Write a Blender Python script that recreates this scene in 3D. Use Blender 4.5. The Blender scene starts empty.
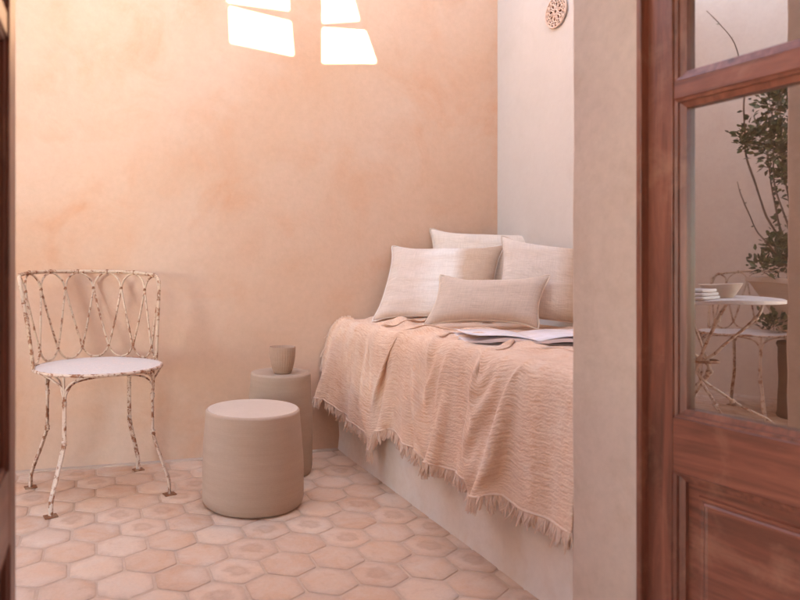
import bpy, bmesh, math, random
import numpy as np
from mathutils import Vector, Matrix, noise
from mathutils.geometry import tessellate_polygon

random.seed(7); np.random.seed(7)
R = math.radians
sc = bpy.context.scene
COL = sc.collection

# ------------------------------------------------------------------ camera model
# the photograph: 800 x 600, focal 662 px, eye at 0.8 m, principal point (287, 269)
F, CX, CY, H = 662.0, 287.0, 269.0, 0.80
TH = math.atan(189.0 / 662.0)                # the room is turned this much against the view
CT, ST = math.cos(TH), math.sin(TH)
YC = F * H / (449 - CY); XC = (337 - CX) / F * YC   # bench corner on the floor, seen from the eye


def room(X, Y, z=0.0):
    """metres right / ahead of the eye -> world (x along the back wall, y into depth, back wall at y = 0)"""
    dx, dy = X - XC, Y - YC
    return Vector((dx * CT + dy * ST, -dx * ST + dy * CT, z))


def at(px, py, depth):
    return room((px - CX) / F * depth, depth, H - (py - CY) / F * depth)


def on_floor(px, py):
    d = F * H / (py - CY)
    return at(px, py, d)


EYE = room(0, 0, H)


def on_back(px, py, y=0.0):
    p = at(px, py, 1.0) - EYE
    # the back wall runs at a slight slant: y = -0.03 x
    return EYE + p * ((y - EYE.y - .03 * EYE.x) / (p.y + .03 * p.x))


# door hinge and opened right leaf
YH = 1.24
RH = room((640 - CX) / F * YH, YH)           # inner end of the right jamb
LEAF_D = Vector(room(0.4024 + XC, -0.9155 + YC)).normalized()   # along the leaf, away from the hinge
LEAF_N = Vector((LEAF_D.y, -LEAF_D.x, 0.0))  # points behind the leaf
if LEAF_N.x < 0: LEAF_N = -LEAF_N
GLASS_BACK = 0.026
HR = Vector((RH.x, RH.y, 0)) + Vector((0.006, 0.0, 0))
MIR_P = HR + LEAF_N * GLASS_BACK


def mirrored(p):
    d = (p - MIR_P).dot(LEAF_N)
    return p - LEAF_N * (2 * d)


def at_m(px, py, depth):
    """a point the glass shows at this pixel, at this path depth"""
    return mirrored(at(px, py, depth))


JT = 0.185                                    # wall thickness at the door
WOUT = RH.y + JT                              # courtyard face of the door wall
OPEN_L, OPEN_R = RH.x - 1.112, RH.x
WALL_R = 0.80
WALL_L = -3.5
TOP = 2.7


# ------------------------------------------------------------------ helpers
def tag(o, label=None, cat=None, group=None, kind=None):
    if label: o['label'] = label
    if cat: o['category'] = cat
    if group: o['group'] = group
    if kind: o['kind'] = kind
    return o


def empty(name, loc=(0, 0, 0), rz=0.0):
    o = bpy.data.objects.new(name, None)
    COL.objects.link(o)
    o.location = loc; o.rotation_euler = (0, 0, rz)
    o.empty_display_size = 0.05
    return o


class MB:
    def __init__(s):
        s.v = []; s.f = []; s.uv = {}

    def add(s, vs, fs):
        k = len(s.v)
        s.v += [tuple(v) for v in vs]
        s.f += [tuple(i + k for i in f) for f in fs]
        return k

    def box(s, a, b):
        x0, y0, z0 = a; x1, y1, z1 = b
        s.add([(x0, y0, z0), (x1, y0, z0), (x1, y1, z0), (x0, y1, z0), (x0, y0, z1), (x1, y0, z1), (x1, y1, z1), (x0, y1, z1)],
              [(0, 3, 2, 1), (4, 5, 6, 7), (0, 1, 5, 4), (1, 2, 6, 5), (2, 3, 7, 6), (3, 0, 4, 7)])

    def tube(s, pts, r, seg=8, caps=True, flat=1.0):
        pts = [Vector(p) for p in pts]
        n = len(pts)
        rr = r if isinstance(r, (list, tuple)) else [r] * n
        t0 = (pts[1] - pts[0]).normalized()
        up = Vector((0, 0, 1)) if abs(t0.z) < 0.9 else Vector((1, 0, 0))
        a = t0.cross(up).normalized()
        k = len(s.v)
        for i, p in enumerate(pts):
            t = (pts[min(i + 1, n - 1)] - pts[max(i - 1, 0)]).normalized()
            a = (a - t * a.dot(t)).normalized()
            b = t.cross(a)
            for j in range(seg):
                w = 2 * math.pi * j / seg
                s.v.append(tuple(p + a * (math.cos(w) * rr[i]) + b * (math.sin(w) * rr[i] * flat)))
        for i in range(n - 1):
            for j in range(seg):
                j2 = (j + 1) % seg
                s.f.append((k + i * seg + j, k + i * seg + j2, k + (i + 1) * seg + j2, k + (i + 1) * seg + j))
        if caps:
            s.f.append(tuple(k + j for j in range(seg))[::-1])
            s.f.append(tuple(k + (n - 1) * seg + j for j in range(seg)))

    def lathe(s, prof, c=(0, 0, 0), seg=48, wob=None):
        cx, cy, cz = c
        k = len(s.v); n = len(prof)
        for (r, z) in prof:
            for j in range(seg):
                w = 2 * math.pi * j / seg
                q = wob(w, z) if wob else 0.0
                s.v.append((cx + (r + q) * math.cos(w), cy + (r + q) * math.sin(w), cz + z))
        for i in range(n - 1):
            for j in range(seg):
                j2 = (j + 1) % seg
                s.f.append((k + i * seg + j, k + i * seg + j2, k + (i + 1) * seg + j2, k + (i + 1) * seg + j))
        s.f.append(tuple(k + j for j in range(seg))[::-1])
        s.f.append(tuple(k + (n - 1) * seg + j for j in range(seg)))

    def ball(s, c, r, sx=1, sy=1, sz=1, seg=8, rings=6):
        prof = []
        for i in range(1, rings):
            w = math.pi * i / rings
            prof.append((r * math.sin(w), -r * math.cos(w) * sz))
        s.lathe(prof, c, seg)

    def build(s, name, m, parent=None, smooth=True, angle=40, bevel=0, bseg=2, subsurf=0):
        me = bpy.data.meshes.new(name)
        me.from_pydata(s.v, [], s.f)
        me.update()
        o = bpy.data.objects.new(name, me)
        COL.objects.link(o)
        if m: me.materials.append(m)
        if parent: o.parent = parent
        if smooth:
            bm = bmesh.new(); bm.from_mesh(me)
            for e in bm.edges:
                if len(e.link_faces) == 2:
                    e.smooth = e.calc_face_angle(0) < R(angle)
            for f in bm.faces: f.smooth = True
            bm.to_mesh(me); bm.free()
        if bevel:
            b = o.modifiers.new('bevel', 'BEVEL'); b.width = bevel; b.segments = bseg
            b.limit_method = 'ANGLE'; b.angle_limit = R(35)
        if subsurf:
            q = o.modifiers.new('sub', 'SUBSURF'); q.levels = subsurf; q.render_levels = subsurf
        return o


def smooth_path(pts, n=8):
    """Catmull-Rom through pts"""
    p = [Vector(q) for q in pts]
    p = [p[0] * 2 - p[1]] + p + [p[-1] * 2 - p[-2]]
    out = []
    for i in range(1, len(p) - 2):
        for k in range(n):
            t = k / n
            a, b, c, d = p[i - 1], p[i], p[i + 1], p[i + 2]
            out.append(0.5 * ((2 * b) + (c - a) * t + (2 * a - 5 * b + 4 * c - d) * t * t + (3 * b - a - 3 * c + d) * t ** 3))
    out.append(p[-2])
    return out


def copy_tree(o, parent=None):
    c = o.copy(); COL.objects.link(c); c.parent = parent
    for ch in list(o.children): copy_tree(ch, c)
    return c


# ------------------------------------------------------------------ materials
class NT:
    def __init__(s, name):
        s.m = bpy.data.materials.new(name); s.m.use_nodes = True
        s.t = s.m.node_tree; s.t.nodes.clear()
        s.out = s.n('ShaderNodeOutputMaterial')
        s.b = s.n('ShaderNodeBsdfPrincipled')
        s.l(s.b.outputs[0], s.out.inputs[0])
        s.tc = s.n('ShaderNodeTexCoord')

    def n(s, t, **k):
        x = s.t.nodes.new(t)
        for a, v in k.items(): setattr(x, a, v)
        return x

    def l(s, a, b): s.t.links.new(a, b)

    def set(s, **k):
        for a, v in k.items():
            s.b.inputs[a.replace('_', ' ')].default_value = v

    def mapping(s, src='Object', scale=(1, 1, 1), rot=(0, 0, 0)):
        m = s.n('ShaderNodeMapping'); m.inputs['Scale'].default_value = scale
        m.inputs['Rotation'].default_value = rot
        s.l(s.tc.outputs[src], m.inputs[0]); return m.outputs[0]

    def noise(s, vec, scale, detail=4, rough=0.55, dist=0.0):
        x = s.n('ShaderNodeTexNoise'); x.inputs['Scale'].default_value = scale
        x.inputs['Detail'].default_value = detail; x.inputs['Roughness'].default_value = rough
        x.inputs['Distortion'].default_value = dist
        s.l(vec, x.inputs['Vector']); return x.outputs['Fac']

    def ramp(s, fac, stops, interp='LINEAR'):
        x = s.n('ShaderNodeValToRGB'); x.color_ramp.interpolation = interp
        e = x.color_ramp.elements
        while len(e) < len(stops): e.new(0.5)
        for i, (p, c) in enumerate(stops):
            e[i].position = p
            e[i].color = (c, c, c, 1) if isinstance(c, (int, float)) else (*c, 1)
        s.l(fac, x.inputs[0]); return x.outputs[0]

    def mix(s, fac, a, b, mode='MIX'):
        x = s.n('ShaderNodeMix', data_type='RGBA', blend_type=mode)
        for v, i in ((fac, 0), (a, 6), (b, 7)):
            if isinstance(v, (int, float)): x.inputs[i].default_value = v
            elif isinstance(v, tuple): x.inputs[i].default_value = (*v, 1)
            else: s.l(v, x.inputs[i])
        return x.outputs[2]

    def math(s, op, a, b=None, c=None):
        x = s.n('ShaderNodeMath', operation=op)
        for i, v in enumerate((a, b, c)):
            if v is None: continue
            if isinstance(v, (int, float)): x.inputs[i].default_value = v
            else: s.l(v, x.inputs[i])
        return x.outputs[0]

    def color(s, c): s.l(c, s.b.inputs['Base Color'])

    def bump(s, h, strength, dist, prev=None):
        x = s.n('ShaderNodeBump'); x.inputs['Strength'].default_value = strength
        x.inputs['Distance'].default_value = dist
        s.l(h, x.inputs['Height'])
        if prev is not None: s.l(prev, x.inputs['Normal'])
        s.l(x.outputs[0], s.b.inputs['Normal']); return x.outputs[0]

    def rough(s, v):
        if isinstance(v, (int, float)): s.b.inputs['Roughness'].default_value = v
        else: s.l(v, s.b.inputs['Roughness'])


def plaster(name, c1, c2, c3, scale=1.3, bump=0.25, rough=0.75, spec=0.25, seed=0.0, fine=0.35):
    q = NT(name)
    v = q.mapping('Object'); v2 = q.mapping('Object', (1, 1, 1), (0, 0, 0))
    mp = q.n('ShaderNodeVectorMath', operation='ADD'); mp.inputs[1].default_value = (seed, seed * 1.7, seed * .6)
    q.l(v, mp.inputs[0]); v = mp.outputs[0]
    big = q.noise(v, scale, 5, 0.62, 0.5)
    mid = q.noise(v, scale * 3.7, 6, 0.6, 0.9)
    c = q.mix(q.ramp(big, [(0.32, 0.0), (0.68, 1.0)]), c1, c2)
    patch = q.math('MULTIPLY', q.ramp(q.noise(v, scale * 1.9, 3, 0.5, 1.5), [(0.42, 0.15), (0.62, 1.0)]), q.ramp(mid, [(0.40, 0.0), (0.70, 1.0)]))
    c = q.mix(q.math('MULTIPLY', patch, 0.85), c, c3)
    fn = q.noise(v, 38, 5, 0.7)
    c = q.mix(fine, c, q.ramp(fn, [(0.25, 0.72), (0.75, 1.0)]), 'MULTIPLY')
    q.color(c)
    h1 = q.noise(v, 7, 4, 0.55, 0.3)
    n1 = q.bump(h1, bump, 0.02)
    h2 = q.noise(v, 90, 4, 0.7)
    q.bump(h2, bump, 0.002, n1)
    q.rough(rough); q.set(Specular_IOR_Level=spec)
    return q.m


M = {}
M['peach'] = plaster('peach_lime_plaster', (0.65, 0.435, 0.32), (0.68, 0.51, 0.415), (0.635, 0.355, 0.23), 0.9, 0.22)
M['white_plaster'] = plaster('white_lime_plaster', (0.57, 0.53, 0.505), (0.60, 0.56, 0.535), (0.55, 0.51, 0.48), 2.0, 0.15, 0.8, 0.2, 3.1, 0.15)
M['jamb'] = plaster('beige_rough_plaster', (0.60, 0.45, 0.375), (0.64, 0.49, 0.41), (0.56, 0.41, 0.33), 3.0, 0.16, 0.85, 0.15, 5.2, 0.5)
M['bench_plaster'] = plaster('pink_bench_plaster', (0.79, 0.70, 0.63), (0.82, 0.75, 0.70), (0.76, 0.63, 0.54), 3.2, 0.3, 0.75, 0.25, 9.0, 0.3)
M['left_plaster'] = plaster('warm_pale_plaster', (0.72, 0.58, 0.49), (0.75, 0.62, 0.53), (0.69, 0.54, 0.45), 1.6, 0.15, 0.8, 0.2, 6.1)
M['inner'] = plaster('interior_plaster', (0.42, 0.33, 0.27), (0.46, 0.37, 0.31), (0.38, 0.29, 0.23), 1.5, 0.15, 0.8, 0.2, 2.0)


def tile_mat():
    q = NT('worn_hexagon_clay_tile')
    g = q.n('ShaderNodeNewGeometry'); rnd = g.outputs['Random Per Island']
    v = q.mapping('Object')
    base = q.ramp(rnd, [(0.0, (0.63, 0.38, 0.26)), (0.3, (0.68, 0.43, 0.30)), (0.65, (0.72, 0.475, 0.345)), (1.0, (0.75, 0.53, 0.40))])
    n1 = q.noise(v, 9, 6, 0.65, 0.6)
    c = q.mix(q.ramp(n1, [(0.35, 0.0), (0.7, 0.75)]), base, (0.70, 0.57, 0.485))
    n2 = q.noise(v, 21, 5, 0.7, 0.4)
    c = q.mix(q.ramp(n2, [(0.55, 0.0), (0.8, 0.5)]), c, (0.48, 0.28, 0.20))
    # the worn oval in the middle of some tiles: uv runs -1..1 across each tile
    uv = q.n('ShaderNodeUVMap'); uv.uv_map = 'tile'
    wob = q.noise(v, 26, 3, 0.6)
    ln = q.n('ShaderNodeVectorMath', operation='LENGTH'); q.l(uv.outputs[0], ln.inputs[0])
    d = q.math('ADD', ln.outputs['Value'], q.math('MULTIPLY', q.math('SUBTRACT', wob, 0.5), 0.75))
    spot = q.ramp(d, [(0.08, 0.55), (0.30, 1.0), (0.50, 0.0)])
    pick = q.math('GREATER_THAN', q.math('FRACT', q.math('MULTIPLY', rnd, 37.7)), 0.72)
    c = q.mix(q.math('MULTIPLY', q.math('MULTIPLY', spot, pick), 0.45), c, (0.45, 0.26, 0.18))
    # edges take dirt
    edge = q.ramp(d, [(0.66, 0.0), (1.0, 0.50)])
    c = q.mix(edge, c, (0.50, 0.33, 0.25))
    fn = q.noise(v, 130, 4, 0.7)
    c = q.mix(0.3, c, q.ramp(fn, [(0.3, 0.7), (0.7, 1.0)]), 'MULTIPLY')
    q.color(c)
    b = q.bump(q.noise(v, 14, 4, 0.6), 0.35, 0.006)
    q.bump(fn, 0.3, 0.0012, b)
    q.rough(q.ramp(n1, [(0.3, 0.62), (0.7, 0.5)])); q.set(Specular_IOR_Level=0.3)
    return q.m


M['tile'] = tile_mat()
M['grout'] = plaster('sandy_grout', (0.60, 0.43, 0.335), (0.65, 0.49, 0.39), (0.53, 0.36, 0.27), 6, 0.4, 0.9, 0.1, 1.0)
M['floor_edge'] = plaster('lime_floor_border', (0.56, 0.42, 0.335), (0.62, 0.48, 0.40), (0.5, 0.35, 0.275), 5, 0.4, 0.85, 0.1, 1.0)


def wood_mat(name, vertical=True):
    q = NT(name)
    v = q.mapping('Object', (14, 14, 1.1) if vertical else (1.1, 1.1, 16))
    n = q.noise(v, 2.6, 6, 0.6, 1.4)
    c = q.ramp(n, [(0.25, (0.10, 0.030, 0.016)), (0.5, (0.225, 0.064, 0.038)), (0.75, (0.335, 0.110, 0.068))])
    v2 = q.mapping('Object', (60, 60, 3) if vertical else (3, 3, 60))
    n2 = q.noise(v2, 5, 5, 0.7, 0.3)
    c = q.mix(0.55, c, q.ramp(n2, [(0.3, 0.55), (0.65, 1.0)]), 'MULTIPLY')
    sc_ = q.noise(q.mapping('Object', (3, 3, 3)), 3.0, 6, 0.7, 0.5)
    c = q.mix(q.ramp(sc_, [(0.52, 0.0), (0.75, 0.5)]), c, (0.42, 0.20, 0.13))
    q.color(c); q.bump(n2, 0.3, 0.002)
    q.rough(q.ramp(n, [(0.2, 0.42), (0.8, 0.33)])); q.set(Specular_IOR_Level=0.5)
    q.b.inputs['Coat Weight'].default_value = 0.15; q.b.inputs['Coat Roughness'].default_value = 0.35
    return q.m


M['wood_v'] = wood_mat('varnished_wood_upright')
M['wood_h'] = wood_mat('varnished_wood_level', False)
M['wood_dark'] = wood_mat('varnished_wood_groove')


def glass_mat():
    q = NT('old_window_glass')
    q.t.nodes.remove(q.b)
    gl = q.n('ShaderNodeBsdfGlossy'); gl.inputs['Roughness'].default_value = 0.012
    gl.inputs['Color'].default_value = (0.93, 0.88, 0.86, 1)
    tr = q.n('ShaderNodeBsdfTransparent'); tr.inputs['Color'].default_value = (0.55, 0.52, 0.50, 1)
    mx = q.n('ShaderNodeMixShader'); mx.inputs[0].default_value = 0.56
    q.l(tr.outputs[0], mx.inputs[1]); q.l(gl.outputs[0], mx.inputs[2])
    q.l(mx.outputs[0], q.out.inputs[0])
    n = q.noise(q.mapping('Object'), 5, 2, 0.5)
    bp = q.n('ShaderNodeBump'); bp.inputs['Strength'].default_value = 0.05; bp.inputs['Distance'].default_value = 0.01
    q.l(n, bp.inputs['Height']); q.l(bp.outputs[0], gl.inputs['Normal'])
    return q.m


M['glass'] = glass_mat()


def iron_mat(name, paint, rust=(0.15, 0.055, 0.025), amount=0.5, scale=55):
    q = NT(name)
    v = q.mapping('Object')
    n = q.noise(v, scale, 5, 0.65, 0.4); n2 = q.noise(v, 9, 3, 0.5)
    f = q.math('ADD', q.math('MULTIPLY', n, 0.75), q.math('MULTIPLY', n2, 0.25))
    m = q.ramp(f, [(amount - 0.035, 1.0), (amount + 0.035, 0.0)])
    c = q.mix(q.noise(v, 120, 3), paint, tuple(x * 0.72 for x in paint))
    r = q.mix(q.noise(v, 80, 3), rust, tuple(min(1, x * 2.4) for x in rust))
    q.color(q.mix(m, c, r)); q.rough(0.62)
    q.bump(f, 0.5, 0.0015)
    return q.m


M['iron'] = iron_mat('chipped_cream_paint', (0.70, 0.54, 0.45), amount=0.465)
M['iron_rust'] = iron_mat('rusty_knot', (0.45, 0.29, 0.20), amount=0.56)
M['iron_back'] = iron_mat('yellowed_cream_paint', (0.64, 0.47, 0.35), amount=0.455)
M['seat_white'] = iron_mat('pierced_white_seat', (0.68, 0.63, 0.61), (0.42, 0.33, 0.30), 0.42, 140)


def clay(name, c1, c2, rib=330.0, strength=0.12):
    q = NT(name)
    v = q.mapping('Object')
    w = q.n('ShaderNodeTexWave', wave_type='BANDS', bands_direction='Z'); w.inputs['Scale'].default_value = rib / 6.28
    w.inputs['Distortion'].default_value = 1.2; w.inputs['Detail'].default_value = 2; w.inputs['Detail Scale'].default_value = 0.6
    q.l(v, w.inputs['Vector'])
    n = q.noise(q.mapping('Object', (1, 1, 9)), 4, 5, 0.65)
    c = q.mix(q.ramp(n, [(0.25, 0.0), (0.75, 1.0)]), c1, c2)
    c = q.mix(0.05, c, q.ramp(w.outputs['Fac'], [(0, 0.7), (1, 1.0)]), 'MULTIPLY')
    f = q.noise(v, 160, 4, 0.7)
    c = q.mix(0.25, c, q.ramp(f, [(0.3, 0.75), (0.7, 1.0)]), 'MULTIPLY')
    q.color(c)
    b = q.bump(w.outputs['Fac'], strength, 0.0012)
    q.bump(f, 0.35, 0.0008, b)
    q.rough(0.85); q.set(Specular_IOR_Level=0.2)
    return q.m


M['stool'] = clay('taupe_turned_clay', (0.455, 0.33, 0.26), (0.51, 0.38, 0.31))
M['stool_b'] = clay('grey_brown_turned_clay', (0.40, 0.29, 0.225), (0.45, 0.335, 0.265))
M['stool_top'] = clay('pale_clay_top', (0.56, 0.45, 0.38), (0.62, 0.51, 0.44))  # top disc coloured paler than the stool body
M['cup'] = clay('speckled_clay_cup', (0.40, 0.265, 0.195), (0.50, 0.35, 0.27), 60)
M['pot'] = clay('pale_plaster_pot', (0.55, 0.43, 0.36), (0.62, 0.50, 0.43), 30)
M['pedestal'] = clay('brown_clay_base', (0.12, 0.06, 0.04), (0.18, 0.09, 0.06), 30)
M['terracotta'] = plaster('terracotta_rosette', (0.68, 0.50, 0.42), (0.72, 0.56, 0.48), (0.62, 0.42, 0.34), 20, 0.3)
M['hole_shade'] = plaster('dark_hole_shade', (0.16, 0.055, 0.03), (0.20, 0.075, 0.04), (0.12, 0.04, 0.02), 20, 0.3)


def gauze():
    q = NT('crinkled_peach_gauze')
    uv = q.n('ShaderNodeUVMap'); uv.uv_map = 'cloth'      # metres: x along the bench, y down the cloth

    def mp(sx, sy):
        m = q.n('ShaderNodeMapping'); m.inputs['Scale'].default_value = (sx, sy, 1); q.l(uv.outputs[0], m.inputs[0]); return m.outputs[0]
    cr = q.noise(mp(20, 120), 1.0, 3, 0.6, 0.12)            # long flat puckers
    cr2 = q.noise(mp(120, 210), 1.0, 2, 0.5, 0.3)
    col = q.noise(mp(14, 3.0), 1.0, 3, 0.5, 0.4)           # pleats down the cloth
    wv = q.n('ShaderNodeTexWave', wave_type='BANDS', bands_direction='Y'); wv.inputs['Scale'].default_value = 33
    wv.inputs['Distortion'].default_value = 9.0; wv.inputs['Detail'].default_value = 3; wv.inputs['Detail Scale'].default_value = 1.4; wv.inputs['Detail Roughness'].default_value = 0.6
    q.l(uv.outputs[0], wv.inputs['Vector'])
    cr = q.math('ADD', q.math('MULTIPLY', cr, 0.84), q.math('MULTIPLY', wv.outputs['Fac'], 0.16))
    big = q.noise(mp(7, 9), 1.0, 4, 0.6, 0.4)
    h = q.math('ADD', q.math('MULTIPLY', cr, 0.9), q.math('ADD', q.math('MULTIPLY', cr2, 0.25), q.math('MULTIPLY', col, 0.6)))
    c = q.mix(q.ramp(cr, [(0.30, 0.0), (0.66, 1.0)]), (0.66, 0.37, 0.24), (0.84, 0.61, 0.47))  # crinkle shading put into the colour, darker in the valleys
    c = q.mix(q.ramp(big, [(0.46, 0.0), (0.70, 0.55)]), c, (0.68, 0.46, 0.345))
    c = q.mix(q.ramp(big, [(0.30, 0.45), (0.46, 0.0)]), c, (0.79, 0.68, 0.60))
    c = q.mix(q.ramp(col, [(0.35, 0.0), (0.7, 0.4)]), c, (0.77, 0.62, 0.53))
    c = q.mix(q.ramp(cr2, [(0.3, 0.30), (0.55, 0.0)]), c, (0.60, 0.40, 0.30))
    q.color(c)
    q.bump(h, 0.85, 0.0042)
    q.rough(0.95); q.set(Specular_IOR_Level=0.08)
    q.b.inputs['Sheen Weight'].default_value = 0.25
    return q.m


M['gauze'] = gauze()


def linen(name, ca, cb=None, bands=None, slub=0.5, rumple=0.6):
    q = NT(name)
    uv = q.n('ShaderNodeUVMap'); uv.uv_map = 'cloth'

    def mp(sx, sy):
        m = q.n('ShaderNodeMapping'); m.inputs['Scale'].default_value = (sx, sy, 1); q.l(uv.outputs[0], m.inputs[0]); return m.outputs[0]
    n1 = q.noise(mp(18, 260), 1.0, 3, 0.6); n2 = q.noise(mp(260, 18), 1.0, 3, 0.6)
    c = ca
    if bands:
        sp = q.n('ShaderNodeSeparateXYZ'); q.l(uv.outputs[0], sp.inputs[0])
        wv = q.noise(mp(3, 12), 1.0, 3, 0.6)
        x = q.math('ADD', sp.outputs[0], q.math('MULTIPLY', q.math('SUBTRACT', wv, 0.5), 0.09))
        # x is metres from the middle; ramp over -0.25..0.25
        c = q.ramp(q.math('MULTIPLY_ADD', x, 2.0, 0.5), bands)
        st = q.noise(mp(2, 26), 1.0, 3, 0.55, 0.4)
        c = q.mix(q.ramp(st, [(0.5, 0.0), (0.72, 0.35)]), c, cb or ca)
    f = q.math('MULTIPLY', q.ramp(n1, [(0.3, 0.75), (0.65, 1.0)]), q.ramp(n2, [(0.3, 0.8), (0.65, 1.0)]))
    c = q.mix(slub, c, f, 'MULTIPLY')
    q.color(c)
    b = q.bump(q.noise(mp(9, 14), 1.0, 4, 0.6, 0.6), rumple, 0.012)
    q.bump(q.math('ADD', n1, n2), 0.5, 0.0012, b)
    q.rough(0.95); q.set(Specular_IOR_Level=0.08)
    q.b.inputs['Sheen Weight'].default_value = 0.2
    return q.m


BE, WH, TN = (0.62, 0.48, 0.40), (0.83, 0.78, 0.74), (0.58, 0.42, 0.32)
M['linen_band'] = linen('tie_dyed_linen', BE, TN, [(0.0, (0.68, 0.56, 0.49)), (0.28, (0.73, 0.62, 0.56)), (0.44, WH), (0.58, WH), (0.68, (0.60, 0.45, 0.35)), (1.0, (0.52, 0.37, 0.28))])
M['linen_pale'] = linen('pale_linen', (0.74, 0.655, 0.59))
M['linen_patch'] = linen('pale_linen_tan_patch', BE, TN, [(0.0, (0.72, 0.63, 0.57)), (0.45, (0.73, 0.64, 0.58)), (0.58, (0.58, 0.41, 0.30)), (0.72, (0.56, 0.39, 0.28)), (0.82, (0.66, 0.55, 0.48)), (1.0, (0.66, 0.55, 0.48))])
M['linen_dark'] = linen('oat_linen', (0.62, 0.50, 0.425), slub=0.6, rumple=0.35)
M['piping'] = linen('pale_edge_trim', (0.74, 0.62, 0.52))

q = NT('fringe_yarn'); q.color(q.mix(q.noise(q.mapping('Object'), 90, 2), (0.64, 0.44, 0.34), (0.80, 0.65, 0.56))); q.rough(0.95); q.set(Specular_IOR_Level=0.05); M['yarn'] = q.m


def page_mat():
    q = NT('lilac_white_page')
    uv = q.n('ShaderNodeUVMap'); uv.uv_map = 'cloth'
    b = q.n('ShaderNodeTexBrick'); b.inputs['Scale'].default_value = 1.0
    b.offset = 0.0; b.inputs['Color1'].default_value = (0.80, 0.76, 0.77, 1); b.inputs['Color2'].default_value = (0.73, 0.68, 0.70, 1)
    b.inputs['Mortar'].default_value = (0.80, 0.75, 0.80, 1); b.inputs['Mortar Size'].default_value = 0.012
    b.inputs['Brick Width'].default_value = 0.09; b.inputs['Row Height'].default_value = 0.075
    q.l(uv.outputs[0], b.inputs['Vector'])
    q.color(b.outputs['Color']); q.rough(0.4)
    return q.m


M['page'] = page_mat()
q = NT('page_edges'); q.set(Base_Color=(0.62, 0.56, 0.60, 1)); q.rough(0.7); M['page_edge'] = q.m
q = NT('dark_cover'); q.color(q.mix(q.noise(q.mapping('Object'), 6, 2), (0.30, 0.25, 0.24), (0.42, 0.36, 0.34))); q.rough(0.35); M['cover'] = q.m
q = NT('folded_white_cotton'); q.color(q.mix(q.noise(q.mapping('Object'), 40, 4), (0.72, 0.68, 0.66), (0.62, 0.57, 0.55))); q.rough(0.9); M['cotton'] = q.m
q = NT('shrub_leaf')
g_ = q.n('ShaderNodeNewGeometry')
q.color(q.ramp(g_.outputs['Random Per Island'], [(0, (0.022, 0.04, 0.018)), (0.6, (0.05, 0.085, 0.035)), (1, (0.10, 0.13, 0.05))])); q.rough(0.5); M['leaf'] = q.m
q = NT('shrub_bark'); q.color(q.mix(q.noise(q.mapping('Object'), 60, 3), (0.10, 0.06, 0.045), (0.2, 0.13, 0.10))); q.rough(0.9); M['bark'] = q.m
q = NT('potting_soil'); q.color(q.mix(q.noise(q.mapping('Object'), 60, 3), (0.03, 0.02, 0.015), (0.06, 0.04, 0.03))); q.rough(1.0); M['soil'] = q.m

# ------------------------------------------------------------------ floor: clay hexagons on grout
S0, TH0, OX, OZ = -0.178449723 * H, 1.33020847, 0.389458608 * H, 2.52148396 * H
LX, LZ = 287.459 - CX, 0.0


def lattice(i, j):
    X = OX + S0 * (j * math.cos(TH0) + i * math.cos(TH0 + math.pi / 3))
    Y = OZ + S0 * (j * math.sin(TH0) + i * math.sin(TH0 + math.pi / 3))
    return room(X, Y)


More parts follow.
